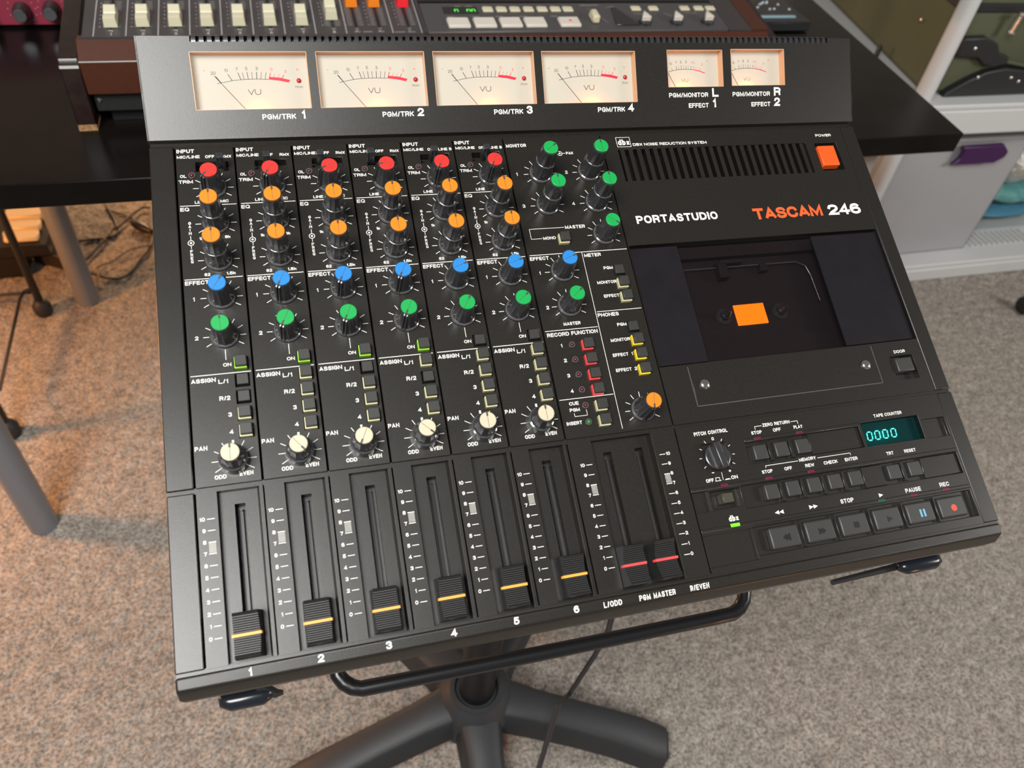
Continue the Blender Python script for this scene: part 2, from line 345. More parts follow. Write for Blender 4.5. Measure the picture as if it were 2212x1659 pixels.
# chassis and rails
b = MB(); b.box(-14.5, 526, -108, 298, -68, -22); b.box(-14.5, 526, 236, 298, -22, -1.5)
b.build('chassis', BODY, DEV, bevel=.002)
for x, y in ((30, -86), (480, -86), (30, 162), (480, 162)):
    b = MB(); b.lathe(x, y, [(9, -72), (10, -68)], 20); b.build('rubber_foot', DARK, DEV)
# base tray just below the deck so the grooves read black
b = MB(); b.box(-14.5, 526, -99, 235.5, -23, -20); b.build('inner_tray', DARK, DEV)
for x0, x1 in ((-15.4, -.5), (514.6, 527.1)):
    b = MB(); b.plate(x0, x1, .3, 232.4, 0, skirt=23); b.build('side_rail', BODY, DEV, bevel=.0007, seg=2)
    b = MB(); b.plate(x0, x1, -98.6, -2.0, -.1, skirt=23); b.build('side_rail', BODY, DEV, bevel=.0007, seg=2)
# groove floor strip between upper and lower decks, and above the upper deck
b = MB(); b.box(-15.0, 526.6, -2.6, .9, -23, -1.6); b.box(-15, 526.6, 231.5, 237, -23, -1.8); b.box(-15, 526.6, -100.5, -98, -23, -1.5); b.build('seam_strip', BODY, DEV)

KX, BX = 22.7, 31.0
def ticks(b, x, y, long90=False, ang=range(-30, 211, 30)):
    for a in ang:
        r = math.radians(a); r0, r1 = 9.1, 12.6
        if long90 and a == 90: b.line(x, y + 9.9, x, y + 12.0, 1.3, .06); continue
        b.line(x + r0 * math.cos(r), y + r0 * math.sin(r), x + r1 * math.cos(r), y + r1 * math.sin(r), .42, .06)
def ringmark(b, x, y, r0=1.55, r1=2.0, n=20, z=.06):
    for i in range(n):
        a, c = 2 * math.pi * i / n, 2 * math.pi * (i + 1) / n
        b.add([(x + r0 * math.cos(a), y + r0 * math.sin(a), z), (x + r1 * math.cos(a), y + r1 * math.sin(a), z), (x + r1 * math.cos(c), y + r1 * math.sin(c), z), (x + r0 * math.cos(c), y + r0 * math.sin(c), z)], [(0, 1, 2, 3)])
    b.add([(x + .75 * math.cos(2 * math.pi * i / 10), y + .75 * math.sin(2 * math.pi * i / 10), z) for i in range(10)], [tuple(range(10))])

# ---- knob meshes (pointer towards +y)
def knob_body(kind):
    b = MB(); b.mi = 2
    if kind != 'pan': b.lathe(0, 0, [(8.2, .1), (8.4, .8), (8.2, 2.0), (7.5, 2.5)], 40)
    b.mi = 0
    if kind == 'single':
        b.lathe(0, 0, [(7.4, 2.2), (7.2, 3), (5.6, 18.9), (5.2, 19.8)], 36, (1, 2))
        for sx in (-1, 1): b.prism([(5.0, 19.6), (6.4, 19.2), (7.0, 17.5), (8.4, 3.4), (8.4, 2), (5, 2)], sx * .5, sx * 1.3, 'x')
    elif kind == 'pan':
        b.mi = 1; b.lathe(0, 0, [(9.1, .1), (9.1, .9), (8.2, 6.2), (7.0, 6.8)], 48)
        b.mi = 0; b.lathe(0, 0, [(7.2, 6), (7.1, 7), (5.7, 17.2), (5.2, 18)], 36, (1, 2))
    else:
        b.lathe(0, 0, [(7.4, 2.2), (7.3, 3), (6.7, 16.0), (6.5, 16.6)], 36, (1, 2))
        b.mi = 2; b.lathe(0, 0, [(6.75, 15.9), (7.0, 16.3), (6.8, 16.9), (6.2, 17.2)], 36)
    return b.mesh('knob', [KNOB, SMOKY, RIM], ang=24)
KM = {k: knob_body(k) for k in ('single', 'pan', 'double')}
b = MB(); b.lathe(0, 0, [(6.3, 16.9), (6.4, 17.4), (5.55, 30.2), (5.15, 30.9)], 36, (1, 2)); UPPER = b.mesh('upper_knob', KNOB, ang=24)
CM = {}
def cap_mesh(m):
    if m.name not in CM:
        b = MB(); b.lathe(0, 0, [(4.9, -.9), (5.15, -.6), (5.15, .55), (4.8, .85)], 36)
        b.mi = 1; b.box(-.55, .55, 2.5, 5.35, .2, 1.0); b.box(-.12, .12, -4.6, 2.5, .3, .88)
        CM[m.name] = b.mesh('knob_cap', [m, NOTCH], ang=35)
    return CM[m.name]
def knob(x, y, kind, m, deg, lab=None):
    o = put('knob', KM[kind], DEV, mm(x, y), math.radians(deg - 90))
    top = {'single': 20.2, 'pan': 18.3, 'double': 31.2}[kind]
    if kind == 'double': put('upper_knob', UPPER, o)
    put('knob_cap', cap_mesh(m), o, (0, 0, top * .001), 0)
    if lab: o['label'] = lab
    return o
# ---- push buttons
def cap_box():
    b = MB(); b.box(-3.5, 3.5, -3.5, 3.5, -6, 0, .12); return b.mesh('push_button', BTN)
BM = cap_box(); COLL = {}
def button(x, y, coll=None, pressed=False):
    z = 1.6 if pressed else 5.2
    o = put('push_button', BM, DEV, mm(x, y, z), bevel=.0003)
    if coll and not pressed:
        if coll.name not in COLL:
            b = MB(); b.box(-4.0, 3.2, -4.15, 3.2, -9, -2.9); COLL[coll.name] = b.mesh('button_collar', coll)
        c = put('button_collar', COLL[coll.name], o)
        c['label'] = coll.name.split('_')[0] + ' collar under the key'
def bhole(x, y): return (x - 4.3, x + 3.9, y - 4.4, y + 3.9, 6, True)
LM = MB(); LM.lathe(0, 0, [(1.25, 0), (1.2, .7), (.8, 1.25), (.3, 1.45)], 14); LEDMESH = {}
b = MB(); b.lathe(0, 0, [(2.2, 0), (2.2, .7), (1.5, .7), (1.4, .1)], 18); RINGM = b.mesh('led_ring', RING)
def led(x, y, m=None):
    m = m or LEDR
    if m.name not in LEDMESH: LEDMESH[m.name] = LM.mesh('indicator_light', m, ang=80)
    o = put('indicator_light', LEDMESH[m.name], DEV, mm(x, y, .25)); put('bezel_ring', RINGM, o, (0, 0, -.0002))

# ---- six input strips
TRIM = [226, 234, 202, 184, 242, 242]; EF1 = [58, 243, 243, 243, 20, 18]; EF2 = [92, 243, 243, 243, 58, 38]; PANA = [90, 308, 243, 315, 90, 90]
LEV = [29, 20.8, 18.3, 14.5, 21, 21.2]; PRESS = [('L', 'R'), (), ('L',), ('R',), ('ON',), ('ON',)]
RY = dict(ON=74.9, L=64.0, R=53.2, B3=42.5, B4=31.7)
b = MB(); b.prism([(-2.9, 0), (2.9, 0), (2.3, 12.5), (-2.3, 12.5)], -2.2, 2.2, 'y'); b.mi = 0; b.box(-.35, .35, -2.5, 2.5, 0, 13); LEVM = b.mesh('slide_switch', KNOB)
for k in range(6):
    X = P * k; b = MB()
    holes = [(X + 12.5, X + 33, 212.5, 219.8, 7, True)] + [bhole(X + BX, y) for y in RY.values()]
    b.plate(X + .5, X + P - .4, .3, 231.2, 0, holes, 18)
    s = b.build('input_strip', BODY, DEV, bevel=.0003)
    t = MB()
    t.text('INPUT', X + 1.3, 227, 2.4, 11); t.text('MIC/LINE', X + 1.3, 222.8, 1.9, 14.2)
    if k < 4: t.text('OFF', X + 18.9, 222.6, 1.9, 5.8); t.text('RMX', X + 29.2, 222.4, 1.9, 6.2)
    else: t.text('OFF', X + 18.4, 222.6, 1.9, 5.6); t.text('LINE B', X + 26.3, 222.4, 1.9, 9.6)
    t.text('OL', X + 2.6, 208, 1.9, 3.9); t.text('TRIM', X + 1.5, 203.6, 2.1, 8.8)
    t.text('LINE', X + 10.6, 188.1, 1.75, 6.4); t.text('MIC', X + 26.3, 188.2, 1.75, 5.2)
    t.line(X + 1.5, 186.7, X + 36.2, 186.7, .45, .06); t.text('EQ', X + 1.5, 182.8, 2.3, 5.4)
    for i, c in enumerate('GAIN'): t.text(c, X + 6.6, 172.8 - 2.45 * i, 1.75, None if c == 'I' else 1.7, 'c')
    t.line(X + 6.7, 164.6, X + 6.7, 161.6, .35, .06); ringmark(t, X + 6.7, 159.5); t.line(X + 6.7, 157.5, X + 6.7, 155.2, .35, .06)
    for i, c in enumerate('FREQ'): t.text(c, X + 6.7, 152.4 - 2.45 * i, 1.75, 1.6, 'c')
    t.text('1k', X + 11.8, 161.3, 1.75); t.text('8k', X + 27.4, 161.6, 1.75)
    t.text('62', X + 13.4, 135.4, 1.75); t.text('1.5k', X + 26.6, 135.4, 1.75, 5.6)
    t.line(X + 1.5, 133.6, X + 36.2, 133.6, .45, .06); t.text('EFFECT', X + 1.6, 129.8, 2.3, 14)
    t.text('1', X + 5.6, 118.6, 2.2); t.text('2', X + 5.4, 92.2, 2.2)
    for y in (199.5, 173, 146.5, 120, 93.6): ticks(t, X + KX, y)
    ticks(t, X + KX, 14.6, True)
    t.line(X + 22.3, 84.5, X + 22.3, 77.6, .35, .06); t.text('ON', X + 20.4, 73.4, 1.9, 4.8)
    t.line(X + 1.5, 68.9, X + 36.2, 68.9, .45, .06); t.text('ASSIGN', X + 1.6, 64.2, 2.3, 14)
    t.text('L/1', X + 17, 62.6, 2.3, 5.6); t.text('R/2', X + 16.9, 51.8, 2.3, 6.2); t.text('3', X + 21.2, 41.2, 2.3, 2.1); t.text('4', X + 21.2, 30.4, 2.3, 2.3)
    t.text('PAN', X + 1.3, 22.2, 2.3, 7); t.text('ODD', X + 11.2, 4.1, 2.1, 6.6); t.text('EVEN', X + 25.1, 4.5, 2.1, 7.6)
    t.build('lettering', WHITE, s, weld=False, smooth=False)
    put('slide_switch', LEVM, DEV, mm(X + LEV[k], 216, 0), bevel=.0004)
    led(X + 9.9, 209.3)
    knob(X + KX, 199.5, 'single', CAPR, TRIM[k], 'knob with a red cap')
    knob(X + KX, 173, 'double', CAPO, 90, 'stacked knob with an orange cap'); knob(X + KX, 146.5, 'double', CAPO, 90, 'stacked knob with an orange cap')
    knob(X + KX, 120, 'single', CAPB, EF1[k], 'knob with a blue cap'); knob(X + KX, 93.6, 'single', CAPG, EF2[k], 'knob with a green cap')
    knob(X + KX, 14.6, 'pan', CAPW, PANA[k], 'low knob with a cream cap')
    pr = PRESS[k]
    button(X + BX, RY['ON'], GREENB, 'ON' in pr)
    for n in ('L', 'R', 'B3', 'B4'): button(X + BX, RY[n], CREAMB, n in pr)

# ---- monitor strip
RB = [63.7, 52.9, 42.1, 31.3]; PB = [74.0, 63.5, 52.8, 41.9]; MBY = [118, 107.3, 96.6]; CB = [20.3, 9.9]
b = MB()
holes = [bhole(254.0, y) for y in RB + CB] + [bhole(290.4, y) for y in PB + MBY] + [bhole(254.6, 145.2)]
b.plate(225.6, 300.9, .3, 231.2, 0, holes, 18); s = b.build('monitor_strip', BODY, DEV, bevel=.0003)
t = MB()
t.text('MONITOR', 226.6, 223, 2.4, 15.4); t.text('PAN', 271.5, 215.2, 2.0, 5.4); ringmark(t, 266.5, 216.3); t.line(268.5, 216.3, 271, 216.3, .35, .06)
for n, x, y in (('1', 229.8, 198.7), ('2', 267.2, 198.7), ('3', 229.5, 172.1), ('4', 267, 172.1)): t.text(n, x, y, 2.3)
for x, y in ((248.1, 199.6), (285.5, 199.6), (248.1, 173.2), (285.6, 173.2), (285.6, 146.7), (248.1, 120.1), (247.6, 93.6), (282.6, 13.8)): ticks(t, x, y)
t.text('MASTER', 257.5, 153.1, 2.3, 15.2)
t.line(256.9, 154.5, 230.8, 154.5, .35, .06); t.line(230.8, 154.6, 230.8, 146.4, .35, .06); t.line(230.7, 146.5, 238.9, 146.6, .35, .06)
t.text('MONO', 239.6, 145.5, 2.0, 9.3)
t.line(227, 133.8, 300.2, 134, .45, .06)
t.text('EFFECT', 226.7, 129.8, 2.3, 13.8); t.text('METER', 266.9, 129.7, 2.3, 12.6)
t.line(265.6, 133.5, 265.3, 2.6, .35, .06)
t.text('1', 231.2, 118.6, 2.2); t.text('2', 231, 92.2, 2.2)
for n, x, y, w_ in (('PGM', 279.1, 118.9, 7), ('MONITOR', 271.8, 107.9, 14.4), ('EFFECT', 274.4, 97.2, 11.4), ('PGM', 279, 75, 7), ('MONITOR', 271.6, 63.8, 14.3)): t.text(n, x, y, 2.0, w_)
t.text('EFFECT', 270.6, 52.9, 2.0, 11.4); t.text('1', 284.3, 52.9, 2.0); t.text('EFFECT', 270.3, 41.9, 2.0, 11.4); t.text('2', 284.0, 41.9, 2.0)
t.line(266.5, 87.1, 300, 87.1, .4, .06); t.text('PHONES', 266.5, 83.1, 2.3, 15.6)
t.text('MASTER', 240.7, 79.1, 2.0, 12.2); t.line(226.6, 76.1, 264.6, 76.1, .4, .06); t.text('RECORD FUNCTION', 227.4, 71.7, 2.4, 36.4)
for i, y in enumerate((63.6, 52.8, 41.9, 31)): t.text(str(i + 1), 235.4, y, 2.2)
t.line(226.5, 26.9, 264.5, 26.9, .4, .06)
t.text('CUE', 232.5, 22.5, 2.0, 6.6); t.text('PGM', 232, 18.1, 2.0, 7)
t.line(234.6, 17, 234.6, 14.6, .3, .06); t.line(234.5, 14.7, 243.5, 14.7, .3, .06); t.line(243.4, 14.6, 243.4, 18.6, .3, .06)
t.text('INSERT', 228, 9.2, 2.0, 10.6)
t.build('lettering', WHITE, s, weld=False, smooth=False)
knob(248.1, 199.6, 'double', CAPG, 35, 'stacked knob with a green cap'); knob(285.5, 199.6, 'double', CAPG, 90, 'stacked knob with a green cap')
knob(248.1, 173.2, 'double', CAPG, 90, 'stacked knob with a green cap'); knob(285.6, 173.2, 'double', CAPG, 90, 'stacked knob with a green cap')
knob(285.6, 146.7, 'single', CAPG, 322, 'knob with a green cap'); knob(248.1, 120.1, 'single', CAPB, 20, 'knob with a blue cap')
knob(247.6, 93.6, 'single', CAPG, 38, 'knob with a green cap'); knob(282.6, 13.8, 'single', CAPO, 258, 'knob with an orange cap')
button(254.6, 145.2, CREAMB)
for i, y in enumerate(MBY): button(290.4, y, CREAMB, i == 0)
for i, y in enumerate(PB): button(290.4, y, YELB, i == 0)
for y in RB: button(254, y, REDB); led(243.3, y + 1.1)
for y in CB: button(254, y, CREAMB)
led(243.3, 21.4); led(243, 10, LEDG)

# ---- right upper panel: vents, power switch, cassette bay
b = MB()
holes = [(313.3, 476.8, 190, 218, 9, True), (484.8, 505.3, 191.5, 217.2, 6, True), (302.3, 514.0, 41.8, 136.2, 14, False), (485.3, 504.9, 11.6, 30.2, 5, True)]
b.plate(301.9, 514.1, .3, 231.2, 0, holes, 18); s = b.build('deck_panel', BODY, DEV, bevel=.0003)
t = MB()
for x0, y0, x1, y1 in ((313.9, 228.6, 325, 228.6), (325, 228.7, 325, 220.1), (325, 220.2, 313.9, 220.2), (313.9, 220.1, 313.9, 228.7)): t.line(x0, y0, x1, y1, .35, .06)
t.text('dbx', 314.9, 221.7, 4.4, 9.4, bold=.012); t.text('DBX NOISE REDUCTION SYSTEM', 326.6, 220.6, 2.1, 62.5)
t.text('POWER', 488.6, 223.4, 2.1, 14.6); t.text('DOOR', 490.2, 32.2, 2.0, 9.8)
t.text('PORTASTUDIO', 313.4, 153.6, 5.6, 66.5, bold=.028); t.text('246', 476.4, 150.8, 8.6, 29.6, bold=.045)
t.build('lettering', WHITE, s, weld=False, smooth=False)
t = MB(); t.text('TASCAM', 410.3, 151, 8.8, 60.4, bold=.045); t.build('logo_lettering', ORTXT, s, weld=False, smooth=False, label='orange logo lettering')
# outline groove of the small cover and its two screws
b = MB()
for a in ((322.4, 323.1, 11, 40), (471.9, 472.6, 11, 40), (322.4, 472.6, 10.8, 11.5)): b.box(*a, -.5, .07)
b.build('cover_seam', RING, DEV)
b = MB(); b.plate(323.3, 471.7, 11.7, 41.5, .25, skirt=.3); b.build('cover_plate', BODY, DEV, bevel=.0002)
b = MB(); b.lathe(0, 0, [(3.8, 0), (3.7, .6), (3.0, 1.4), (1.5, 1.8), (.3, 1.9)], 24); SCRM = b.mesh('screw', CHROME, ang=80)
for x in (331.8, 462.7): put('screw', SCRM, DEV, mm(x, 26, .3))
# vents
b = MB(); b.prism([(0, -.2), (3.2, 0), (4.4, -1.4), (4.4, -6), (1.2, -6)], -13.9, 13.9, 'y'); FINM = b.mesh('vent_fin', BODY)
for i in range(24): put('vent_fin', FINM, DEV, mm(315.3 + i * 6.78, 204, -.2))
b = MB(); b.box(-8, 8, -9.6, 9.6, -4, 2.2, .4); b.build('power_button', ORANGE, DEV, loc=mm(493, 204.2, 0), bevel=.0008, seg=2, label='orange power key')
b = MB(); b.box(-7.6, 7.6, -5.9, 5.9, -4, 2.4, .6); b.build('door_button', BTN, DEV, loc=mm(494.2, 22.4, 0), bevel=.0008, seg=2)
# cassette bay
b = MB(); b.plate(302.6, 513.7, 42.2, 135.8, -13.5); b.mi = 0
b.box(303, 513, 126, 135.5, -13.4, -8); b.box(345, 452, 44, 60, -13.4, -11.5)
b.box(372, 379, 108, 121, -13.4, -6); b.box(374, 392, 119, 122, -13.4, -5.2); b.box(408, 414, 112, 118, -13.4, -8)
b.lathe(391.5, 79.5, [(44, -13.45), (44, -13.3)], 4)
b.build('cassette_bay', CWELL, DEV, bevel=.0004)
b = MB(); b.tube([(345, 118, -10), (441, 118, -10), (448, 114, -10), (450, 106, -10), (451, 84, -10)], .5, 6); b.build('bay_rim', RING, DEV)
b = MB(); b.box(378.6, 404, 71, 87.6, -13.3, -12); b.build('lit_window', STICK, DEV, bevel=.0012, seg=3, label='glowing orange rectangle')
b = MB(); b.lathe(0, 0, [(6.6, -13.4), (6.4, -12.4), (3.6, -12), (3.4, -9), (2.4, -8), (2.2, -5), (.7, -2.6), (.2, -2.4)], 20)
for i in range(3):
    a = i * 2.094; b.tube([(2.6 * math.cos(a), 2.6 * math.sin(a), -12), (2.4 * math.cos(a), 2.4 * math.sin(a), -6), (1.0 * math.cos(a), 1.0 * math.sin(a), -4)], .6, 5)
SPM = b.mesh('spindle', KNOB)
for x in (369.2, 416.5): put('spindle', SPM, DEV, mm(x, 79.5))
b = MB(); b.box(302.9, 513.2, 42.6, 134.6, -1.6, -.5); d = b.build('cassette_door', SMOKE, DEV, smooth=False, label='smoked clear cassette door')
for x0, x1 in ((303.2, 340.6), (454.2, 512.9)):
    b = MB(); b.box(x0, x1, 43, 134.2, -2.4, -1.7); b.build('side_band', SIDEW, d)

# ---- lower right transport panel
b = MB()
holes = [(349.6, 440.3, -33.4, -17.6, 3.2, True), (442.4, 491.2, -33.6, -16, 4, False), (493, 512.8, -34, -19.8, 2.5, True),
         (302.2, 313.8, -59.8, -46.5, 2.2, True), (314.4, 336.8, -59.6, -47.2, 4.5, True), (338, 512.4, -62, -46.5, 3.2, True),
         (302.2, 337.4, -95, -74.8, 1.2, True), (338, 512.4, -93, -74.4, 3.2, True), (317.5, 336.5, -34.5, -15.5, 2, True)]
b.plate(301.9, 514.1, -98.6, -2.0, 0, holes, 18); s = b.build('transport_panel', BODY, DEV, bevel=.0003)
b = MB()
for x0, x1, y in ((349.4, 441.5, -16.4), (301.8, 513.4, -44.4), (301.8, 513.4, -71.3)):
    b.prism([(y - 2.0, .0), (y + 1.0, .0), (y + .6, .55), (y - 1.4, .55)], x0, x1, 'x')
b.build('ledge', BODY, s, bevel=.0002)
t = MB()
t.text('PITCH CONTROL', 314.4, -9.2, 2.2, 25); t.text('0', 327.1, -13.6, 1.9, al='c')
for a in (60, 30, 0, -30, 120, 150, 180, 210): t.line(327 + 11.3 * math.cos(math.radians(a)), -24.8 + 11.3 * math.sin(math.radians(a)), 327 + 13.2 * math.cos(math.radians(a)), -24.8 + 13.2 * math.sin(math.radians(a)), .4, .06)
t.text('-', 320, -36.4, 2.4); t.text('+', 332.4, -36.6, 2.0); t.line(327, -35.7, 326.8, -41, .3, .06)
t.text('OFF', 314.4, -41.2, 2.0, 5.6); t.text('ON', 332.9, -41.3, 2.0, 4.8)
for q in ((320.8, -41, 325.4, -41), (321.6, -41, 321.6, -38.9), (321.4, -38.9, 324.6, -38.9), (324.5, -41, 324.5, -38.9), (328, -41, 332.4, -41), (328.8, -40.6, 331.6, -40.6)): t.line(*q, .35, .06)
t.text('ZERO RETURN', 366.4, -9.2, 2.0, 21.4)
for q in ((360.3, -10.4, 360.3, -8.1), (360.2, -8.2, 365.7, -8.2), (388.6, -8.2, 393.9, -8.2), (393.8, -8.1, 393.8, -10.4), (360.1, -37.3, 360.1, -35.8), (360, -35.9, 385.3, -35.9), (400.6, -35.9, 427, -35.9), (426.9, -35.8, 426.9, -37.4)): t.line(*q, .35, .06)
for n, x, y, w_ in (('STOP', 356.5, -13.6, 8), ('OFF', 373.3, -13.6, 6), ('PLAY', 389.6, -13.6, 7), ('TAPE COUNTER', 455.1, -13.6, 23.8), ('MEMORY', 386.2, -36.7, 13.2),
                    ('STOP', 356.2, -41, 8), ('OFF', 373.4, -41.1, 5.8), ('REW', 389.6, -41.2, 7), ('CHECK', 404.2, -41.3, 11), ('ENTER', 421.2, -41.3, 10.2), ('TRT', 455.3, -41.5, 5.8), ('RESET', 470.2, -41.7, 9.6)): t.text(n, x, y, 2.0, w_)
t.text('dbx', 323.3, -68.4, 3.3, 7, bold=.012); t.text('STOP', 407.8, -69.1, 2.5, 10.3); t.text('PAUSE', 460.3, -69.3, 2.5, 12.8); t.text('REC', 489.1, -69.2, 2.5, 8)
for x in (357, 360.4): t.add([(x, -67.7, .06), (x + 3.3, -66.3, .06), (x + 3.3, -69.1, .06)], [(0, 2, 1)])
for x in (383.3, 386.6): t.add([(x, -66.4, .06), (x, -69.2, .06), (x + 3.3, -67.8, .06)], [(0, 1, 2)])
t.add([(438.6, -66.4, .06), (438.6, -69.2, .06), (442, -67.8, .06)], [(0, 1, 2)])
t.build('lettering', WHITE, s, weld=False, smooth=False)
# pitch knob
b = MB(); b.lathe(0, 0, [(9.2, -2), (9.2, 1.2), (8.8, 1.7)], 40)
b.prism([(-3.2, 1.6), (-2.4, 6.5), (2.4, 6.5), (3.2, 1.6)], -8.9, 8.9, 'y')
pk = b.build('pitch_knob', KNOB, DEV, loc=mm(327, -24.9), rot=math.radians(8), bevel=.0006, seg=2)
b = MB(); b.box(1.6, 1.95, 1, 8.9, 6.5, 6.6); b.build('pointer_line', RING, pk)
# keys
def keymesh(wd, hd): b = MB(); b.box(-wd / 2, wd / 2, -hd / 2, hd / 2, -3.5, .9, .35); return b.mesh('key', BTN)
KS = keymesh(11, 11); KL = keymesh(22, 14.6)
for x in (359.4, 375.7, 392.2): put('small_key', KS, DEV, mm(x, -26.2), bevel=.0008, seg=2)
for x in (359.5, 375.7, 392.1, 408.5, 424.9, 456.6, 473.8): put('small_key', KS, DEV, mm(x, -53.6), bevel=.0008, seg=2)
KD = [(x - 1.5, x + 1.5, -33, -19.5, -.6) for x in (367.6, 384)] + [(x - 1.5, x + 1.5, -61, -47.5, -.6) for x in (367.6, 384, 400.3, 416.7, 465.2)]
KD += [(432, 449.6, -61.5, -47, -1.2), (481, 512, -61.5, -47, -1.2), (399, 440, -33, -18, -1.5)] + [(346 + 26.75 * i, 347.6 + 26.75 * i, -92.3, -75.2, -.4) for i in range(1, 6)]
for q in KD:
    b = MB(); b.box(q[0], q[1], q[2], q[3], -3.1, q[4]); b.build('key_divider', BODY, DEV, bevel=.0003)
for i in range(6):
    x = 359.2 + 26.75 * i; o = put('transport_key', KL, DEV, mm(x, -83.8), bevel=.0011, seg=2)
    g = MB(); gx = 1.2; m = EMB
    if i == 0: g.prism([(gx - 3, -.6), (gx, 1.7), (gx, .4), (gx + 2.6, 1.9), (gx + 2.6, -3.1), (gx, -1.6), (gx, -2.9)], .85, 1.05)
    if i == 1: g.prism([(gx - 2.6, 1.7), (gx, .3), (gx, 1.7), (gx + 3, -.6), (gx, -2.9), (gx, -1.5), (gx - 2.6, -2.9)], .85, 1.05)
    if i == 2: g.box(gx - 2, gx + 2, -2.6, 1.4, .85, 1.05)
    if i == 3: g.prism([(gx - 2, 1.5), (gx + 2.4, -.6), (gx - 2, -2.7)], .85, 1.05)
    if i == 4: m = BLUEP; g.box(gx - 2.2, gx - .6, -3.3, 1.9, .85, 1.0); g.box(gx + .7, gx + 2.3, -3.3, 1.9, .85, 1.0)
    if i == 5: m = REDP; g.lathe(gx - .6, -.9, [(2.3, .85), (2.3, 1.0)], 24)
    g.build('key_symbol', m, o)
b = MB(); b.box(-4.3, 4.3, -3.5, 3.5, -4, 3.2, .3); b.build('pitch_switch', mat('olive_black_key', (.045, .045, .03), .4), DEV, loc=mm(325.2, -53.2), bevel=.0004)
def lens(x, y, m, wd=5.4, lab=None):
    b = MB(); b.box(x - wd / 2, x + wd / 2, y - 1.05, y + 1.05, 0, .75); b.build('indicator_lens', m, DEV, bevel=.0002, label=lab)
for x, y in ((359.7, -16.7), (392.6, -16.7), (326.4, -44.5), (359.8, -44.5), (392.4, -44.5), (465.8, -71.6), (492.5, -71.6)): lens(x, y, LEDRF)
lens(439.1, -71.6, LEDGF); lens(326.5, -71.0, LEDON, 6.6, 'glowing green indicator lens')
# tape counter
b = MB(); b.box(442.6, 491, -33.4, -16.2, -5, -4); dp = b.build('counter_display', VFDB, DEV, label='teal glowing counter display')
b = MB()
def seg7(x, y, w_, h, on):
    q = .8; sl = .10
    def H(yy): b.add([(x + q * .8 + sl * (yy), y + yy - q / 2, -3.5), (x + w_ - q * .8 + sl * yy, y + yy - q / 2, -3.5), (x + w_ - q * .8 + sl * yy, y + yy + q / 2, -3.5), (x + q * .8 + sl * yy, y + yy + q / 2, -3.5)], [(0, 1, 2, 3)])
    def V(xx, y0, y1): b.add([(x + xx - q / 2 + sl * y0, y + y0, -3.5), (x + xx + q / 2 + sl * y0, y + y0, -3.5), (x + xx + q / 2 + sl * y1, y + y1, -3.5), (x + xx - q / 2 + sl * y1, y + y1, -3.5)], [(0, 1, 2, 3)])
    H(0); H(h); V(0, .5, h / 2 - .25); V(w_, .5, h / 2 - .25); V(0, h / 2 + .25, h - .5); V(w_, h / 2 + .25, h - .5)
for x in (447.4, 453.9, 460.6, 467.6): seg7(x, -28.7, 3.9, 6, 1)
b.build('lit_digits', VFD, dp, weld=False, smooth=False, label='glowing cyan digits 0000')
b = MB(); b.box(442.6, 491, -33.4, -16.2, -.9, -.4); b.build('display_glass', DGLASS, dp)
l = light('POINT', 'display_glow', D2W(462, -25.5, -2.4), .0022, (.05, 1, .85), .004)

# ---- fader section
b = MB()
b.prism([(-12.8, -4.5), (-11.8, 12.2), (-11.2, 12.7), (-9.6, 12.2)] , -1, 1, 'x')
def fader_mesh():
    b = MB(); st = []
    y = -12.1; st.append((-12.1, -4.6, 8.3)); 
    n = 9
    def zt(y): return 8.2 + 4.4 * (abs(y) / 11.6) ** 2
    st = [(-12.4, -4.6), (-11.9, 11.4), (-11.3, 12.5)]
    for i in range(8):
        y = -10.3 + i * 1.18; st += [(y, zt(y) + .0), (y + .25, zt(y) - .5), (y + .75, zt(y) - .5), (y + .95, zt(y))]
    st += [(-.9, zt(0))]
    st = st + [(-a, z) for a, z in st[::-1]]
    vs = []; fs = []
    for (y, z) in st:
        hb = 8.0; ht = 8.0 - (z + 4.6) * .085
        vs += [(-hb, y, -4.6), (-ht, y, z), (ht, y, z), (hb, y, -4.6)]
    m = len(st)
    for i in range(m - 1):
        a = 4 * i
        for j in range(3): fs.append((a + j, a + j + 1, a + j + 5, a + j + 4))
    b.add(vs, fs); return b.mesh('fader_cap', FCAP, ang=30)
FM = fader_mesh()
def mark_mesh(m): b = MB(); b.box(-7.55, 7.55, -.75, .75, 5.5, 9.0); b.box(-7.9, 7.9, -.7, .7, 4.6, 7.4); return b.mesh('indicator_line', m)
MO, MR = mark_mesh(MARKO), mark_mesh(MARKR)
def fader(x, red=False):
    o = put('fader_cap', FM, DEV, mm(x, -84.7)); c = put('indicator_line', MR if red else MO, o); c['label'] = ('red' if red else 'orange') + ' indicator line'
def scale(t, xt, right=False):
    for n in range(11):
        y = -83.9 + 6.57 * n; t.line(xt, y, xt + 4.1, y, .42, .06)
        if right: t.text(str(n), xt + 4.6, y - .95, 1.9)
        else: t.text(str(n), xt - 1.1, y - .95, 1.9, al='r')
    for i in range(6):
        t.line(xt + .4 + i * .66, -37.2, xt + .4 + i * .66, -31.7, .12, .06)
    for i in range(9): t.line(xt + .2, -37.2 + i * .7, xt + 4, -37.2 + i * .7, .12, .06)
def slot(x0, x1): return (x0, x1, -95, -10.9)
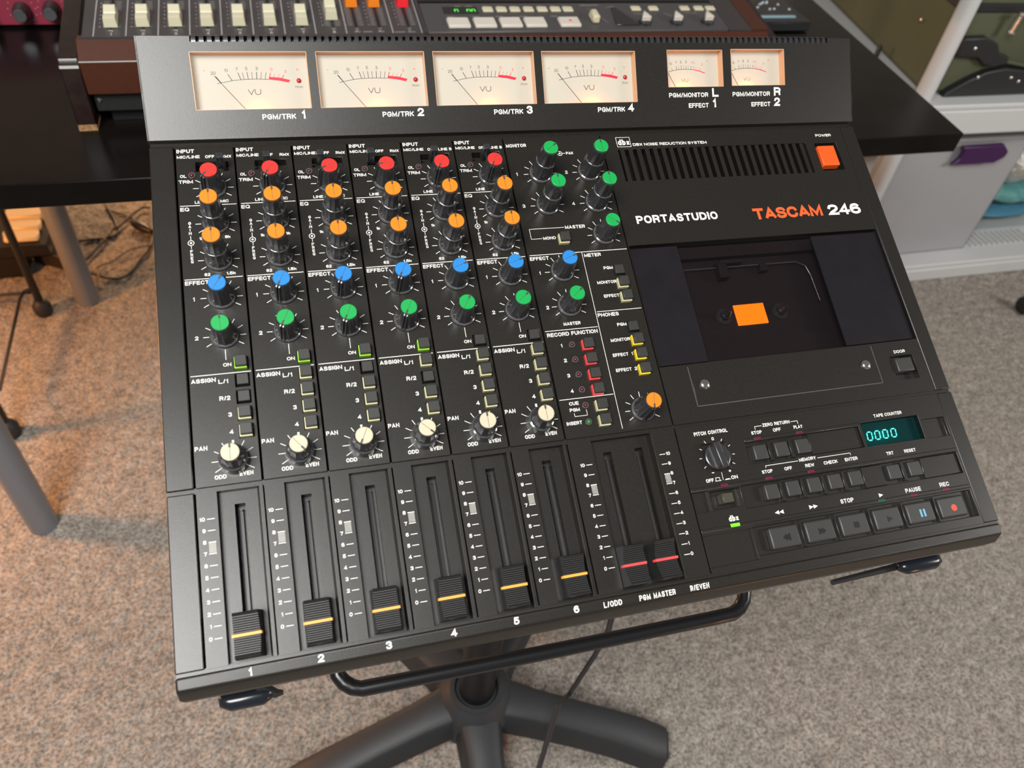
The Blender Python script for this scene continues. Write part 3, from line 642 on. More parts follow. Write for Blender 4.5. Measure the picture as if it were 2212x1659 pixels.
for k in range(6):
    X = P * k; b = MB()
    b.plate(X + .5, X + P - .4, -98.6, -2.0, 0, [(X + 11.7, X + 35.4, -98.5, -2.8, 5, False)], 18)
    b.plate(X + 11.7, X + 35.4, -98.5, -2.8, -5, [(X + 20.4, X + 26.4, -96, -10.6, 9, True)])
    b.prism([(X + 33.6, -5), (X + 35.4, -5), (X + 35.4, -1.0), (X + 35.0, -1.0)], -98.5, -2.8, 'y')
    s = b.build('fader_strip', BODY, DEV, bevel=.0003)
    t = MB(); scale(t, X + 5.6); t.build('lettering', WHITE, s, weld=False, smooth=False)
    b = MB(); b.box(X + 22.6, X + 24.2, -92, -14, -13.9, -11); b.lathe(X + 23.4, -13.4, [(.9, -13.9), (.9, -9.5)], 10); b.build('fader_track', EMB, s)
    fader(X + 23.2)
b = MB()
b.plate(225.6, 300.9, -98.6, -2.0, 0, [(241.6, 284.4, -98.5, -2.8, 5, False)], 18)
b.plate(241.6, 284.4, -98.5, -2.8, -5, [(249.9, 255.6, -96, -10.6, 9, True), (272.2, 277.8, -96, -10.6, 9, True)])
b.prism([(282.4, -5), (284.4, -5), (284.4, -1), (283.9, -1)], -98.5, -2.8, 'y')
s = b.build('master_fader_strip', BODY, DEV, bevel=.0003)
t = MB(); scale(t, 235.2); scale(t, 286.5, True); t.build('lettering', WHITE, s, weld=False, smooth=False)
for x in (252.6, 275): 
    b = MB(); b.box(x - .8, x + .8, -92, -14, -13.9, -11); b.build('fader_track', EMB, s)
fader(249.6, True); fader(270.6, True)

# ---- front bumper with channel numbers
b = MB(); b.prism([(-100.4, -.3), (-107.9, -1.2), (-112.5, -9), (-113.5, -20), (-111, -25), (-106, -26), (-100.4, -26)], -15.6, 527.2, 'x')
s = b.build('front_bumper', BODY, DEV, bevel=.0014, seg=3)
t = MB(); t.T = lambda x, y, z: (x, y, z - .3 - (-100.4 - y) * .12)
for i in range(6): t.text(str(i + 1), P * i + 22.4, -106.1, 3.6, al='c', bold=.03, z=.12)
t.text('L/ODD', 227.4, -106.4, 2.9, 12); t.text('PGM MASTER', 250.8, -106.4, 2.9, 24.5); t.text('R/EVEN', 285.4, -106.3, 2.9, 13.2)
t.build('lettering', WHITE, s, weld=False, smooth=False)

# ---- meter bridge (own tilted plane)
TH = math.radians(25); CS, SN = math.cos(TH), math.sin(TH)
def TB(x, q, n): return (x, 236 + q * CS - n * SN, 2 + q * SN + n * CS)
METERS = [(16.4, 91.6, 18.8, 56.5, 0), (97.6, 172.8, 18.8, 56.5, 0), (178.8, 254, 18.8, 56.5, 0), (259.9, 334.8, 18.8, 56.5, 0), (361.2, 409, 29.3, 57.2, 1), (416.2, 464.4, 29.8, 57.8, 1)]
b = MB(); b.T = TB
b.plate(-15.6, 527.2, 0, 66.2, 0, [(m[0], m[1], m[2], m[3], .9, False) for m in METERS] + [(18, 505, 62.6, 66.1, 5, True)])
b.T = None
q0 = TB(0, 0, 0); q1 = TB(0, 66.2, 0)
for xa, xb in ((-15.6, -14.4), (526, 527.2)): b.prism([(236, -3), (q0[1], q0[2]), (q1[1], q1[2]), (298, 24), (299, -3)], xa, xb, 'x')
b.prism([(236, -3), (236, 2), (237.5, 2), (237.5, -3)], -15.6, 527.2, 'x')
b.box(-15.6, 527.2, 297, 299, -3, 22)
for xa, xb in ((-15.6, 18), (505, 527.2)): b.prism([(q1[1], q1[2]), (298, 24), (298, 20), (q1[1] - 3, 20)], xa, xb, 'x')
s = b.build('meter_bridge', BODY, DEV, bevel=.0009, seg=2)
t = MB(); t.T = TB
for i, xr in enumerate((84.5, 165.7, 246.8, 327.9)):
    t.text('PGM/TRK', xr - 26.2, 11.9, 3.0, 22.2, z=.1); t.text(str(i + 1), xr + 1, 11.9, 4.8, al='c', z=.1, bold=.03)
for x0, a, c in ((361.5, 'L', '1'), (416.6, 'R', '2')):
    t.text('PGM/MONITOR', x0 - .2, 21.6, 2.9, 33.6, z=.1); t.text(a, x0 + 37, 21.6, 5.6, z=.1, bold=.03)
    t.text('EFFECT', x0 + 16.2, 13.6, 2.9, 17.2, z=.1); t.text(c, x0 + 37, 13.6, 5.6, z=.1, bold=.03)
t.build('lettering', WHITE, s, weld=False, smooth=False)
b = MB(); b.T = TB
b.prism([(61.6, -5.5), (62.2, .05), (65.0, .3), (66.8, -.5), (67.6, -2.6), (67.6, -9)], -1.45, 1.45, 'x')
b.v = [(x, y - 236, z - 2) for x, y, z in b.v]
VF = b.mesh('vent_fin', KNOB)
for i in range(96): put('vent_fin', VF, DEV, mm(20.2 + i * 5.065, 236, 2))
def dial_text(t, W, small):
    if not small:
        blk = [('20', 13.2, 24.6, 2.1), ('10', 21.6, 26.3, 2.1), ('7', 28.5, 27.1, 2.1), ('5', 34.8, 27.5, 2.1), ('3', 41.5, 27.5, 2.1), ('-', 7.5, 26.4, 2.1)]
        red = [('0', 51.1, 26.8, 2.1), ('3', 60.2, 25.4, 2.1), ('+', 68.3, 26.6, 2.2)]
        arcp = [(14.9, 18.7), (17.6, 19.25), (24.9, 20.65), (30.6, 21.25), (35.4, 21.45), (40.9, 21.57), (48.7, 21.25)]
        tk = [(14.5, 23.5, 17.6, 19.25, .5), (22.5, 24.9, 24.8, 20.65, .4), (29.1, 25.9, 30.5, 21.25, .4), (31.9, 25.9, 32.7, 21.4, .27), (35, 26.2, 35.4, 21.4, .36), (38, 26.2, 38.1, 21.5, .27), (41.2, 26.2, 40.9, 21.5, .4), (44.3, 26, 43.6, 21.5, .27), (47.4, 25.9, 46.4, 21.4, .27)]
        rt = [(50.4, 25.6, 48.9, 21.3, .45), (53.3, 25.2, 52.1, 22.6, .18), (56.2, 24.9, 54.9, 22.3, .18), (59.1, 24.3, 57.7, 22, .4)]
        redp = [(48.7, 21.25), (49.6, 22.9), (56.5, 22.3), (63, 20.7), (61.6, 19.05), (56.2, 20.25)]
        vu = (38.5, 11.2, 3.7)
    else:
        blk = [('20', 2.2, 17.6, 1.9), ('10', 6.4, 18.6, 1.9), ('7', 10.9, 19.4, 1.9), ('5', 15.2, 19.8, 1.9), ('3', 19.6, 19.9, 1.9), ('1', 24.6, 19.4, 1.9)]
        red = [('0', 26.6, 19.2, 1.9), ('3', 33.4, 17.8, 1.9), ('+', 38.2, 20.6, 2.0)]
        arcp = [(1.6, 12.4), (5, 13.6), (9, 14.5), (14, 15.1), (19, 15.2), (25.3, 14.9)]
        tk = [(7, 16.3, 7.9, 14.2, .25), (10.9, 17.6, 11.5, 14.8, .3), (13, 17.9, 13.4, 15, .15), (15.2, 18.2, 15.5, 15.1, .25), (17.3, 18.2, 17.5, 15.2, .15), (19.6, 18.2, 19.5, 15.2, .25), (21.6, 18.1, 21.4, 15.2, .15), (24, 17.9, 23.6, 15, .25), (1.8, 15.7, 3.2, 13, .35)]
        rt = [(26.4, 17.7, 25.5, 14.9, .3), (28.2, 17.2, 27.4, 14.8, .15), (30, 16.9, 29.2, 14.4, .15), (32, 16.6, 31, 14, .25)]
        redp = [(25.3, 14.7), (25.4, 15.2), (31, 14.2), (36, 12.4), (35.7, 11.9), (30.8, 13.6)]
        vu = (17.8, 5.6, 2.6)
    t.mi = 0
    for s_, x, y, h in blk: t.text(s_, x, y, h, al='c', z=.06, bold=-.004)
    for p, q in zip(arcp, arcp[1:]): t.line(*p, *q, .28, .06)
    for q in tk: t.line(*q, .06)
    t.text('VU', vu[0], vu[1], vu[2], vu[2] * 2.3, 'c', .06, 0)
    if not small: t.text('PEAK', 68.5, 15.4, 1.3, 5.3, 'c', .06, -.01)
    t.mi = 1
    for s_, x, y, h in red: t.text(s_, x, y, h, al='c', z=.06, bold=0)
    for q in rt: t.line(*q, .06)
    t.add([(x, y, .07) for x, y in redp[::-1]], [tuple(range(len(redp)))])
for (x0, x1, y0, y1, small) in METERS:
    W_, H_ = x1 - x0, y1 - y0; dep = 7
    loc = mm(*TB(x0, y0, 0))
    def TL(x, q, n): return (x, q * CS - n * SN, q * SN + n * CS)
    b = MB(); b.T = TL
    # housing walls; lower wall stops short so that the lamp under it lights the dial
    b.prism([(0, 0), (0, H_), (W_, H_), (W_, 0)], -dep - 1.2, -dep - .9)
    b.box(0, .45, 0, H_, -dep - 1, -.3); b.box(W_ - .45, W_, 0, H_, -dep - 1, -.3); b.box(0, W_, H_ - .45, H_, -dep - 1, -.3); b.box(0, W_, -3.4, -3, -dep - 1, -1.6); b.box(0, W_, -3.2, 0, -1.6, -.9)
    b.box(0, W_, 0, .3, -1.2, -.3)
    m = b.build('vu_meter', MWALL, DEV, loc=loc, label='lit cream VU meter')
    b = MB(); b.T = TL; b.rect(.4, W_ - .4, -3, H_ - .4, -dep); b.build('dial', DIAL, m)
    t = MB(); t.T = lambda x, q, n: TL(x, q, n - dep); dial_text(t, W_, small); t.build('dial_print', [INK, INKR], m, weld=False, smooth=False)
    b = MB(); b.T = TL
    a0, a1 = ((31.6, 1.5), (13.7, 23.6)) if not small else ((10.6, -1), (1.8, 15))
    if not small: a0 = (32.3, .4)
    b.tube([(a0[0], a0[1], -dep + 1.2), (a1[0], a1[1], -dep + 1.2)], .16, 5); b.build('needle', INK, m)
    b = MB(); b.T = TL; b.rect(.1, W_ - .1, .1, H_ - .1, -.35); b.build('meter_glass', CLEAR, m)
    if not small:
        b = MB(); b.T = lambda x, q, n: TL(x, q, n - dep); b.lathe(68.6, 20.2, [(1.7, 0), (1.6, .6), (1.0, 1.2), (.3, 1.4)], 16); b.build('peak_light', PEAKM, m, ang=80)
    b = MB(); b.T = TL; cx = W_ * (.54 if not small else .35); b.tube([(cx - 2.2, -1.6, -dep + 2.4), (cx + 2.2, -1.6, -dep + 2.4)], 1.0, 8); b.build('meter_lamp', LAMP, m)

# ============================================================ STAND UNDER THE RECORDER
HUB = Vector((.182, -.47, 0))
ST = empty('equipment_stand', 'black five-star pedestal stand with tubular tray under the recorder', 'stand', HUB)
BASE = mat('black_base_plastic', (.022, .024, .027), .55, bump=(900, .1, .0004)); TUBEM = mat('gloss_black_tube', (.008, .008, .009), .27)
def arm(ang):
    b = MB(); ca, sa = math.cos(math.radians(ang)), math.sin(math.radians(ang)); vs = []; fs = []
    prof = [(-1, 0), (-.97, .55), (-.78, .9), (-.4, 1), (.4, 1), (.78, .9), (.97, .55), (1, 0)]
    st = [(.0, .036, .12, .07), (.05, .035, .118, .06), (.09, .031, .110, .048), (.16, .030, .096, .038), (.22, .031, .082, .026), (.262, .033, .068, .012), (.288, .033, .056, .0), (.308, .030, .048, .0)]
    for (d, w_, zt, zb) in st:
        for (u, q) in prof:
            x, y, z = d, u * w_, zb + (zt - zb) * q; vs.append((x * ca - y * sa, x * sa + y * ca, z))
    n = len(prof)
    for i in range(len(st) - 1):
        for j in range(n): a = i * n + j; c = i * n + (j + 1) % n; fs.append((a, c, c + n, a + n))
    fs.append(tuple(range(n))[::-1]); fs.append(tuple(range((len(st) - 1) * n, len(st) * n)))
    b.add(vs, fs); o = b.build('base_arm', BASE, ST, sc=1, bevel=.003, seg=2, ang=60)
    b = MB(); b.T = lambda x, y, z: ((x * ca - y * sa), (x * sa + y * ca), z)
    b.box(.3065, .3115, -.022, .022, .004, .038); b.build('end_socket', DARK, o, sc=1, bevel=.002)
for a in (337, 265, 190, 121, 49): arm(a)
b = MB(); b.lathe(0, 0, [(.060, .05), (.060, .100), (.052, .118), (.043, .126), (.039, .132), (.033, .132), (.030, .124)], 40); b.build('hub_collar', BASE, ST, sc=1, ang=50)
b = MB(); b.lathe(0, 0, [(.026, .1), (.026, .42), (.024, .425)], 28); b.lathe(0, 0, [(.015, .42), (.015, .78)], 20); b.build('column', mat('matt_black_column', (.006, .006, .007), .5), ST, sc=1)
def Wd(x, y, z): p = Vector(D2W(x, y, z)) - HUB; return tuple(p)
b = MB(); b.T = Wd; b.box(196, 316, 40, 160, -90, -84); b.box(236, 276, 80, 120, -150, -90); b.build('top_plate', TUBEM, ST, sc=1, bevel=.001)
b = MB()
path = [(66, 150), (66, -105)] + [(66 + 18 - 18 * math.cos(t_), -110 - 17 * math.sin(t_)) for t_ in (0.35, .7, 1.05, 1.4)] + [(200, -127.5), (330, -127.5)] + [(346 + 18 * math.sin(t_), -110 - 17.5 * math.cos(t_)) for t_ in (.2, .6, 1.0, 1.4)] + [(364, -100), (364, 150)]
b.tube([Wd(x, y, -80) for x, y in path], .0052, 12); b.tube([Wd(66, 110, -80), Wd(364, 110, -80)], .0052, 10)
b.build('tray_tube', TUBEM, ST, sc=1)
for ya, yb in ((-96, -76), (150, 175)):
    b = MB(); b.T = Wd; b.box(-2, 514, ya, yb, -75, -72.2); b.build('cross_bar', TUBEM, ST, sc=1)
b = MB(); b.tube([Wd(*q) for q in ((20, -112, -56), (30, -119, -60), (34, -119, -60))], [.0035, .003, .0015], 6)
SBR = mat('steel_bracket', (.05, .05, .05), .35, .6); b.build('support_bracket', SBR, ST, sc=1); b = MB()
b.tube([Wd(*q) for q in ((425, -119, -62), (485, -117, -66), (500, -110, -70))], [.0022, .003, .003], 6); b.build('support_bracket', SBR, ST, sc=1)
for x0, x1 in ((-1, 27), (484, 518)):
    b = MB(); b.tube([Wd(x0, -114, -60), Wd(x0 + 1.5, -116.5, -60), Wd(x0 + 5, -118, -60), Wd(x1 - 5, -118, -60), Wd(x1 - 1.5, -116.5, -60), Wd(x1, -114, -60)], [.003, .0052, .006, .006, .0052, .003], 14)
    b.tube([Wd((x0 + x1) / 2, -116, -60), Wd((x0 + x1) / 2, -100, -68)], .004, 8)
    b.build('rubber_grip', mat('gloss_rubber', (.012, .015, .02), .2), ST, sc=1, ang=70)

# power cable hanging in front of the base
b = MB()
for dx in (-.0018, .0018):
    b.tube([(.289 + dx, -.52, .80), (.292 + dx, -.55, .6), (.311 + dx, -.545, .40), (.318 + dx, -.53, .30), (.295 + dx, -.537, .2), (.258 + dx, -.57, .27), (.236 + dx, -.606, .15), (.20 + dx, -.70, .09), (.19 + dx, -.80, .012), (.30 + dx, -.95, .006)], .0023, 7)
CAB = mat('grey_black_cable', (.03, .03, .032), .4)
o = b.build('hanging_cable', CAB, sc=1, ang=80); tag(o, 'thin black twin cable hanging in front of the pedestal base', 'cable')

# ============================================================ DESK
DESKM = mat('black_brown_laminate', (.0035, .0028, .0026), .25, spec=.10, noise=(14, (.0075, .0055, .0048), .3, .7)); LEG = mat('grey_metal_leg', (.20, .215, .24), .42, .3)
DK = empty('desk', 'black-brown desk with round grey legs behind the recorder', 'desk', (.2, .3, 0))
def rel(pts, o): return [(x - o[0], y - o[1], z - o[2]) for x, y, z in pts]
DO = (.2, .3, 0)
b = MB(); b.prism([(-.95, 0), (1.0744, 0), (1.135, .60), (1.145, .76), (-.95, .76)], .692, .725); b.build('desk_top', DESKM, DK, sc=1, off=DO, bevel=.0012)
for x, y in ((-.4776, .69), (-.497, .052), (.95, .06), (1.06, .70)):
    b = MB(); b.lathe(x, y, [(.0245, 0), (.0245, .692)], 28); b.build('desk_leg', LEG if x < .5 else mat('grey_metal_leg_warm', (.30, .27, .25), .4, .2), DK, sc=1, off=DO)

# ---- brown tape recorder on the desk
WOOD = mat('dark_wood_veneer', (.012, .006, .005), .25, noise=(70, (.022, .012, .010), .3, .7)); CHIP = mat('raw_chipboard', (.42, .24, .11), .9, noise=(300, (.25, .13, .06), .4, .6), bump=(400, .8, .002))
BRN = mat('brown_painted_metal', (.060, .018, .009), .42, spec=.3, noise=(120, (.068, .021, .011), .3, .7)); PAN2 = mat('grey_brown_panel', (.050, .045, .046), .42); PAN3 = mat('transport_grey', (.060, .056, .058), .42)
M2 = empty('tape_recorder', 'brown multitrack tape recorder with wooden cheeks standing on the desk', 'tape recorder', (.23, .4, .725))
MO2 = (.23, .4, .725); t2 = math.atan(.14); c2_, s2_ = math.cos(t2), math.sin(t2)
def T2(x, q, n): return (x / 1000, .148 + (q * c2_ - n * s2_) / 1000, .835 + (q * s2_ + n * c2_) / 1000)
for xa, xb in ((-.244, -.2215), (.748, .772)):
    b = MB(); b.prism([(.122, .728), (.122, .808), (.128, .818), (.55, .888), (.55, .728)], xa, xb, 'x')
    wc = b.build('wooden_cheek', WOOD, M2, sc=1, off=MO2, bevel=.0012)
    if xa < 0:
        b = MB(); b.box(xa + .0003, xb - .0003, .1214, .16, .7252, .7335); b.build('chipped_edge', CHIP, wc, sc=1, off=MO2, label='chipped edge showing raw chipboard')
b = MB(); b.prism([(.124, .772), (.124, .814), (.146, .832), (.16, .832), (.16, .772)], -.2215, .748, 'x'); b.build('front_rail', BRN, M2, sc=1, off=MO2, bevel=.001)
HILITE = mat('pale_edge_highlight', (.55, .53, .50), .5)  # pale colour for the highlight lines, put in as thin strips
b = MB(); b.box(-.221, -.1, .1235, .1243, .8134, .8145); b.build('edge_highlight', HILITE, M2, sc=1, off=MO2)  # highlight along the front rail's edge, built as a pale strip
b = MB(); b.box(-.2435, -.2220, .1215, .1225, .8072, .8105); b.build('edge_highlight', HILITE, M2, sc=1, off=MO2)  # shine on the cheek's front corner, built as a pale strip
b = MB(); b.box(-.218, .745, .134, .55, .745, .772); b.build('lower_case', mat('black_case', (.02, .02, .02), .4), M2, sc=1, off=MO2, bevel=.001)
b = MB(); b.box(-.205, .735, .148, .54, .7255, .745); b.build('under_case', mat('black_case_low', (.012, .012, .012), .5), M2, sc=1, off=MO2)
b = MB(); b.T = T2; b.box(-214, 212, -2, 300, -6, 0); b.build('mixer_panel', PAN2, M2, sc=1, off=MO2)
TRM = mat('dark_trim', (.04, .033, .033), .4)
for q in ((212, 216.5, 1.5), (682, 720, .5)): b = MB(); b.T = T2; b.box(q[0], q[1], -2, 300, -6, q[2]); b.build('panel_trim', TRM, M2, sc=1, off=MO2)
b = MB(); b.T = T2; b.box(720, 748, -2, 300, -10, 1.0); b.build('side_trim', BRN, M2, sc=1, off=MO2)
b = MB(); b.T = T2; b.box(217.5, 682, 0, 76, -6, .5); tp = b.build('transport_plate', PAN3, M2, sc=1, off=MO2, bevel=.0008)
b = MB(); b.T = T2; b.box(217.5, 720, 80, 300, -6, .2); b.build('rear_plate', mat('rear_black', (.008, .008, .008), .4), M2, sc=1, off=MO2)
GP = mat('grey_print', (.36, .34, .34), .6)
b = MB(); b.T = T2
DX = [-201, -164, -126.5, -89, -50.5, -11.5, 28, 67.5, 107.5, 169.5, 209]
for x in DX: b.line(x, 0, x + 1.5, 160, 1.4, .1)
FX = [-181, -144, -105.5, -67, -28, 11, 51.5, 91.5, 122, 153, 193]
for i, x in enumerate(FX):
    for j in range(14):
        y = 21 + j * 4.6
        b.line(x - 10.5, y, x - 4, y, .8, .1); b.line(x + 4, y, x + 10.5, y, .8, .1)
        if j % 2 == 0: b.text(str(j // 2), x - 14.5, y - 1, 2.2, z=.1)
for i in range(8): b.text(str(i + 1), FX[i], 1.2, 4.4, al='c', z=.1)
for x, w_ in ((118, 8), (130, 12), (150, 8)): b.line(x, 4, x + w_, 4, 1.2, .1)
for x, w_ in ((172, 14), (190, 10)): b.line(x, 2.5, x + w_, 2.5, 1.1, .1)
b.build('panel_print', GP, M2, sc=1, off=MO2, weld=False, smooth=False)
for x in FX: b = MB(); b.T = T2; b.box(x - 1.6, x + 1.6, 13, 120, -.05, .15); b.build('fader_slot', DARK, M2, sc=1, off=MO2)
for i, x in enumerate(FX):
    b = MB(); b.T = T2; b.lathe(x, 9.5, [(2.8, 0), (2.6, 1.2), (.6, 2.0)], 14); b.build('panel_screw', CHROME, M2, sc=1, off=MO2)
CRM = mat('cream_fader', (.62, .58, .42), .45); OR2 = mat('orange_fader', (.85, .22, .01), .5); RD2 = mat('red_fader', (.85, .02, .03), .5)
def cap2(m):
    b = MB(); b.prism([(0, 0), (1, 11), (8, 12), (16, 9.5), (17, 11), (27, 14.5), (31, 13), (33, 0)], -8, 8, 'x')
    b.v = [(x * (1 - .012 * max(0, z)), y, z) for x, y, z in b.v]
    return b.mesh('slider_cap', m)
CC = {m.name: cap2(m) for m in (CRM, OR2, RD2)}
FY = [18, 19, 19, 19, 19, 19, 19, 32, 64, 64, 63]
for i, x in enumerate(FX):
    m = CRM if i < 8 else (OR2 if i < 10 else RD2)
    p = T2(x, FY[i], 1); o = put('slider_cap', CC[m.name], M2, (p[0] - MO2[0], p[1] - MO2[1], p[2] - MO2[2])); o.rotation_euler = (t2, 0, 0)
KEY2 = mat('ivory_key', (.62, .57, .50), .45); KEY3 = mat('ivory_key_small', (.60, .54, .38), .45)
b = MB(); b.T = T2; b.box(249, 300, 47, 65, .4, .9); o = b.build('tape_display', mat('green_black_window', (.01, .014, .012), .2), M2, sc=1, off=MO2)
b = MB(); b.T = T2
for x in (266, 284, 291):
    for q in ((x, 52, x, 58), (x + 4.5, 52, x + 4.5, 58), (x, 58, x + 4.5, 58)): b.line(*q, 1.1, 1.0)
b.build('lit_digits', mat('lit_green_digit', (.1, .8, .1), .5, emit=(.12, 1, .06), es=.9), o, sc=1, off=MO2, weld=False, smooth=False)
for x in (314.5, 335, 355.3, 376, 397, 417.5, 437): 
    b = MB(); b.T = T2; b.box(x - 8, x + 8, 50, 62, .4, 3.5, .8); b.build('small_key', KEY3, M2, sc=1, off=MO2, bevel=.0008)
for x in (264, 302, 340, 376.5, 428.5):
    b = MB(); b.T = T2; b.box(x - 16, x + 16, 8.5, 31.5, .4, 5, 1.0); o = b.build('tape_key', KEY2, M2, sc=1, off=MO2, bevel=.001)
    if x > 420: b = MB(); b.T = T2; b.lathe(x + 1, 20, [(2.4, 5), (2.4, 5.15)], 14); b.build('record_dot', REDP, o, sc=1, off=MO2)
b = MB(); b.T = T2
for x in (251, 288, 322, 358, 405): b.line(x, 39, x + 11, 39, 1.0, .6)
for x in (268, 284, 309, 330, 350, 371, 391, 412, 431): b.line(x, 67, x + 9, 67, .9, .6)
b.line(460, 69, 490, 69, 1.1, .6); b.line(470, 62, 490, 20, .4, .6)
for q in ((540, 45, 565, 45), (500, 62, 512, 66), (512, 66, 528, 30), (540, 68, 552, 68), (575, 68, 585, 68), (590, 46, 600, 38), (612, 46, 618, 38), (625, 46, 645, 46), (622, 68, 640, 68), (650, 68, 660, 68)): b.line(*q, .6, .6)
b.build('transport_print', GP, tp, sc=1, off=MO2, weld=False, smooth=False)
b = MB(); b.T = T2; b.box(464, 476, 18, 40, .4, 12, 1); b.build('cue_lever', KEY3, M2, sc=1, off=MO2, bevel=.002)
b = MB(); b.T = T2; b.prism([(500, 12), (508, 60), (514, 60), (538, 12)], .4, 2.5); b.build('lever_shroud', mat('black_shroud', (.02, .02, .02), .2), M2, sc=1, off=MO2, bevel=.0005)
for x in (547, 576, 629, 653, 673): b = MB(); b.T = T2; b.box(x - 8, x + 8, 52, 63, .4, 3.5, .8); b.build('small_key', KEY3, M2, sc=1, off=MO2, bevel=.0008)
for x in (548, 600, 652):
    b = MB(); b.T = T2; b.lathe(x, 20, [(10, .5), (10, 4), (9, 5)], 24); o = b.build('rotary_switch', KNOB, M2, sc=1, off=MO2)
    b = MB(); b.T = T2; b.prism([(x - 8, 15), (x + 7, 15), (x, 33)], 5, 13); b.build('pointer_grip', KEY2, o, sc=1, off=MO2, bevel=.001)
b = MB(); b.lathe(0, 0, [(.0032, 0), (.003, .001), (.001, .0018)], 14)
o = b.build('case_screw', CHROME, M2, sc=1, loc=(-.2125 - MO2[0], .134 - MO2[1], .760 - MO2[2])); o.rotation_euler = (math.radians(90), 0, 0)

# ---- maroon unit at the left
MRN = mat('maroon_panel', (.28, .032, .06), .4)
RG = empty('maroon_preamp', 'maroon audio unit with silver knobs at the left end of the desk', 'audio unit', (-.45, .5, .725)); RO = (-.45, .5, .725)
b = MB(); b.box(-.62, -.283, .452, .62, .7295, .80); b.build('case', MRN, RG, sc=1, off=RO, bevel=.001)
b = MB(); b.box(-.61, -.29, .46, .6, .725, .7295); b.build('base', DARK, RG, sc=1, off=RO)
ALU = mat('brushed_aluminium', (.72, .74, .78), .25, 1); KB = mat('gunmetal', (.06, .05, .05), .25, .5)
for x, z in ((-.346, .752), (-.3045, .754), (-.392, .748)):
    r = .0125 if x > -.38 else .008
    b = MB(); b.T = lambda a, c, n: (x + a, .452 - n, z + c); b.lathe(0, 0, [(r, 0), (r, .012), (r * .92, .016), (r * .75, .024)], 28); o = b.build('control_knob', KB, RG, sc=1, off=RO)
    b = MB(); b.T = lambda a, c, n: (x + a, .452 - n, z + c); b.lathe(0, 0, [(r * .74, .024), (r * .7, .0248)], 28); b.build('knob_face', ALU, o, sc=1, off=RO)
b = MB()
for x, z in ((-.346, .752), (-.3045, .754)):
    for i in range(11):
        a = math.radians(-50 + i * 28); u, q = x + .019 * math.cos(a), z + .019 * math.sin(a); b.box(u - .0006, u + .0006, .4512, .452, q - .0006, q + .0006)
for q in (.78, .77): b.box(-.40, -.386, .4512, .452, q, q + .0012)
b.build('panel_marks', GP, RG, sc=1, off=RO)

# ---- black controller at the back right of the desk
KO = (.97, .5, .725)
KC = empty('desktop_controller', 'black controller with pale light strip and tiny markings, right of the tape recorder', 'controller', KO)
BLK = mat('controller_black', (.006, .006, .008), .35)
b = MB(); b.box(.875, 1.02, .40, .62, .727, .745); b.build('case', BLK, KC, sc=1, off=KO, bevel=.002)
b = MB(); b.box(.893, .996, .4205, .4285, .744, .7475); b.build('light_strip', mat('pale_strip', (.25, .38, .42), .4), KC, sc=1, off=KO, bevel=.001, label='pale blue front strip')
b = MB()
for i in range(22):
    x, y = .905 + random.random() * .1, .455 + random.random() * .10; b.lathe(x, y, [(.0028, .7455), (.002, .7475)], 8)
b.build('key_marks', mat('white_dots', (.55, .6, .65), .4), KC, sc=1, off=KO)

# ============================================================ SHELF AT THE RIGHT
SHM = mat('white_shelf_plastic', (.54, .55, .55), .45)
SO = (1.9, .6, 0); SH = empty('shelving_unit', 'white plastic shelving unit with round posts at the right', 'shelf', SO)
for z0, z1 in ((0, .052), (.462, .535)):
    b = MB(); b.prism([(1.405, .44), (2.6, .425), (2.6, 1.25), (1.54, 1.25)], z0, z1 - .012); b.prism([(1.41, .446), (2.6, .431), (2.6, 1.25), (1.545, 1.25)], z1 - .012, z1)
    b.build('shelf_board', SHM, SH, sc=1, off=SO, bevel=.003, seg=2)
for x, y in ((1.452, .475), (1.545, 1.235), (2.55, .46)):
    b = MB(); b.lathe(x, y, [(.0205, .535), (.0195, 1.1)], 24); b.lathe(x, y, [(.0205, .052), (.0205, .462)], 24); b.build('post', SHM, SH, sc=1, off=SO)
# vent ribs of the lower board
for i in range(12):
    b = MB(); b.box(1.93 + i * .02, 1.938 + i * .02, .50, .56, .0525, .058); b.build('shelf_rib', SHM, SH, sc=1, off=SO)
# olive case
OLV = mat('olive_canvas', (.060, .068, .034), .7, noise=(6, (.078, .087, .046), .3, .7), bump=(700, .2, .0006)); BRUB = mat('black_moulding', (.012, .013, .014), .45)
CO = (1.8, .8, .535); CS_ = empty('olive_case', 'olive green case with black corner guards on the upper white shelf', 'case', CO)
b = MB(); b.prism([(1.475, .503), (2.5, .488), (2.5, 1.2), (1.60, 1.2)], .5355, .785); b.build('case_body', OLV, CS_, sc=1, off=CO, bevel=.012, seg=3)
b = MB(); b.prism([(1.470, .498), (2.5, .483), (2.5, 1.2), (1.595, 1.2)], .722, .742); b.build('edge_band', BRUB, CS_, sc=1, off=CO, bevel=.003)
b = MB(); b.prism([(1.52, .536), (1.775, .536), (1.787, .545), (1.787, .562), (1.775, .58), (1.735, .594), (1.66, .602), (1.61, .594), (1.57, .575), (1.53, .55)], .482, .505, 'y')
cg = b.build('corner_guard', BRUB, CS_, sc=1, off=CO, bevel=.003, seg=2)
b = MB(); b.prism([(1.50, .672), (1.56, .674), (1.60, .66), (1.622, .636), (1.655, .628), (1.66, .612), (1.62, .606), (1.59, .612), (1.565, .628), (1.50, .632)], .484, .503, 'y')
b.build('strap_bracket', BRUB, CS_, sc=1, off=CO, bevel=.003, seg=2)
b = MB(); b.tube([(1.65, .488, .617), (1.72, .485, .606), (1.85, .483, .602), (2.2, .483, .602)], .004, 8); b.build('strap', OLV, CS_, sc=1, off=CO)
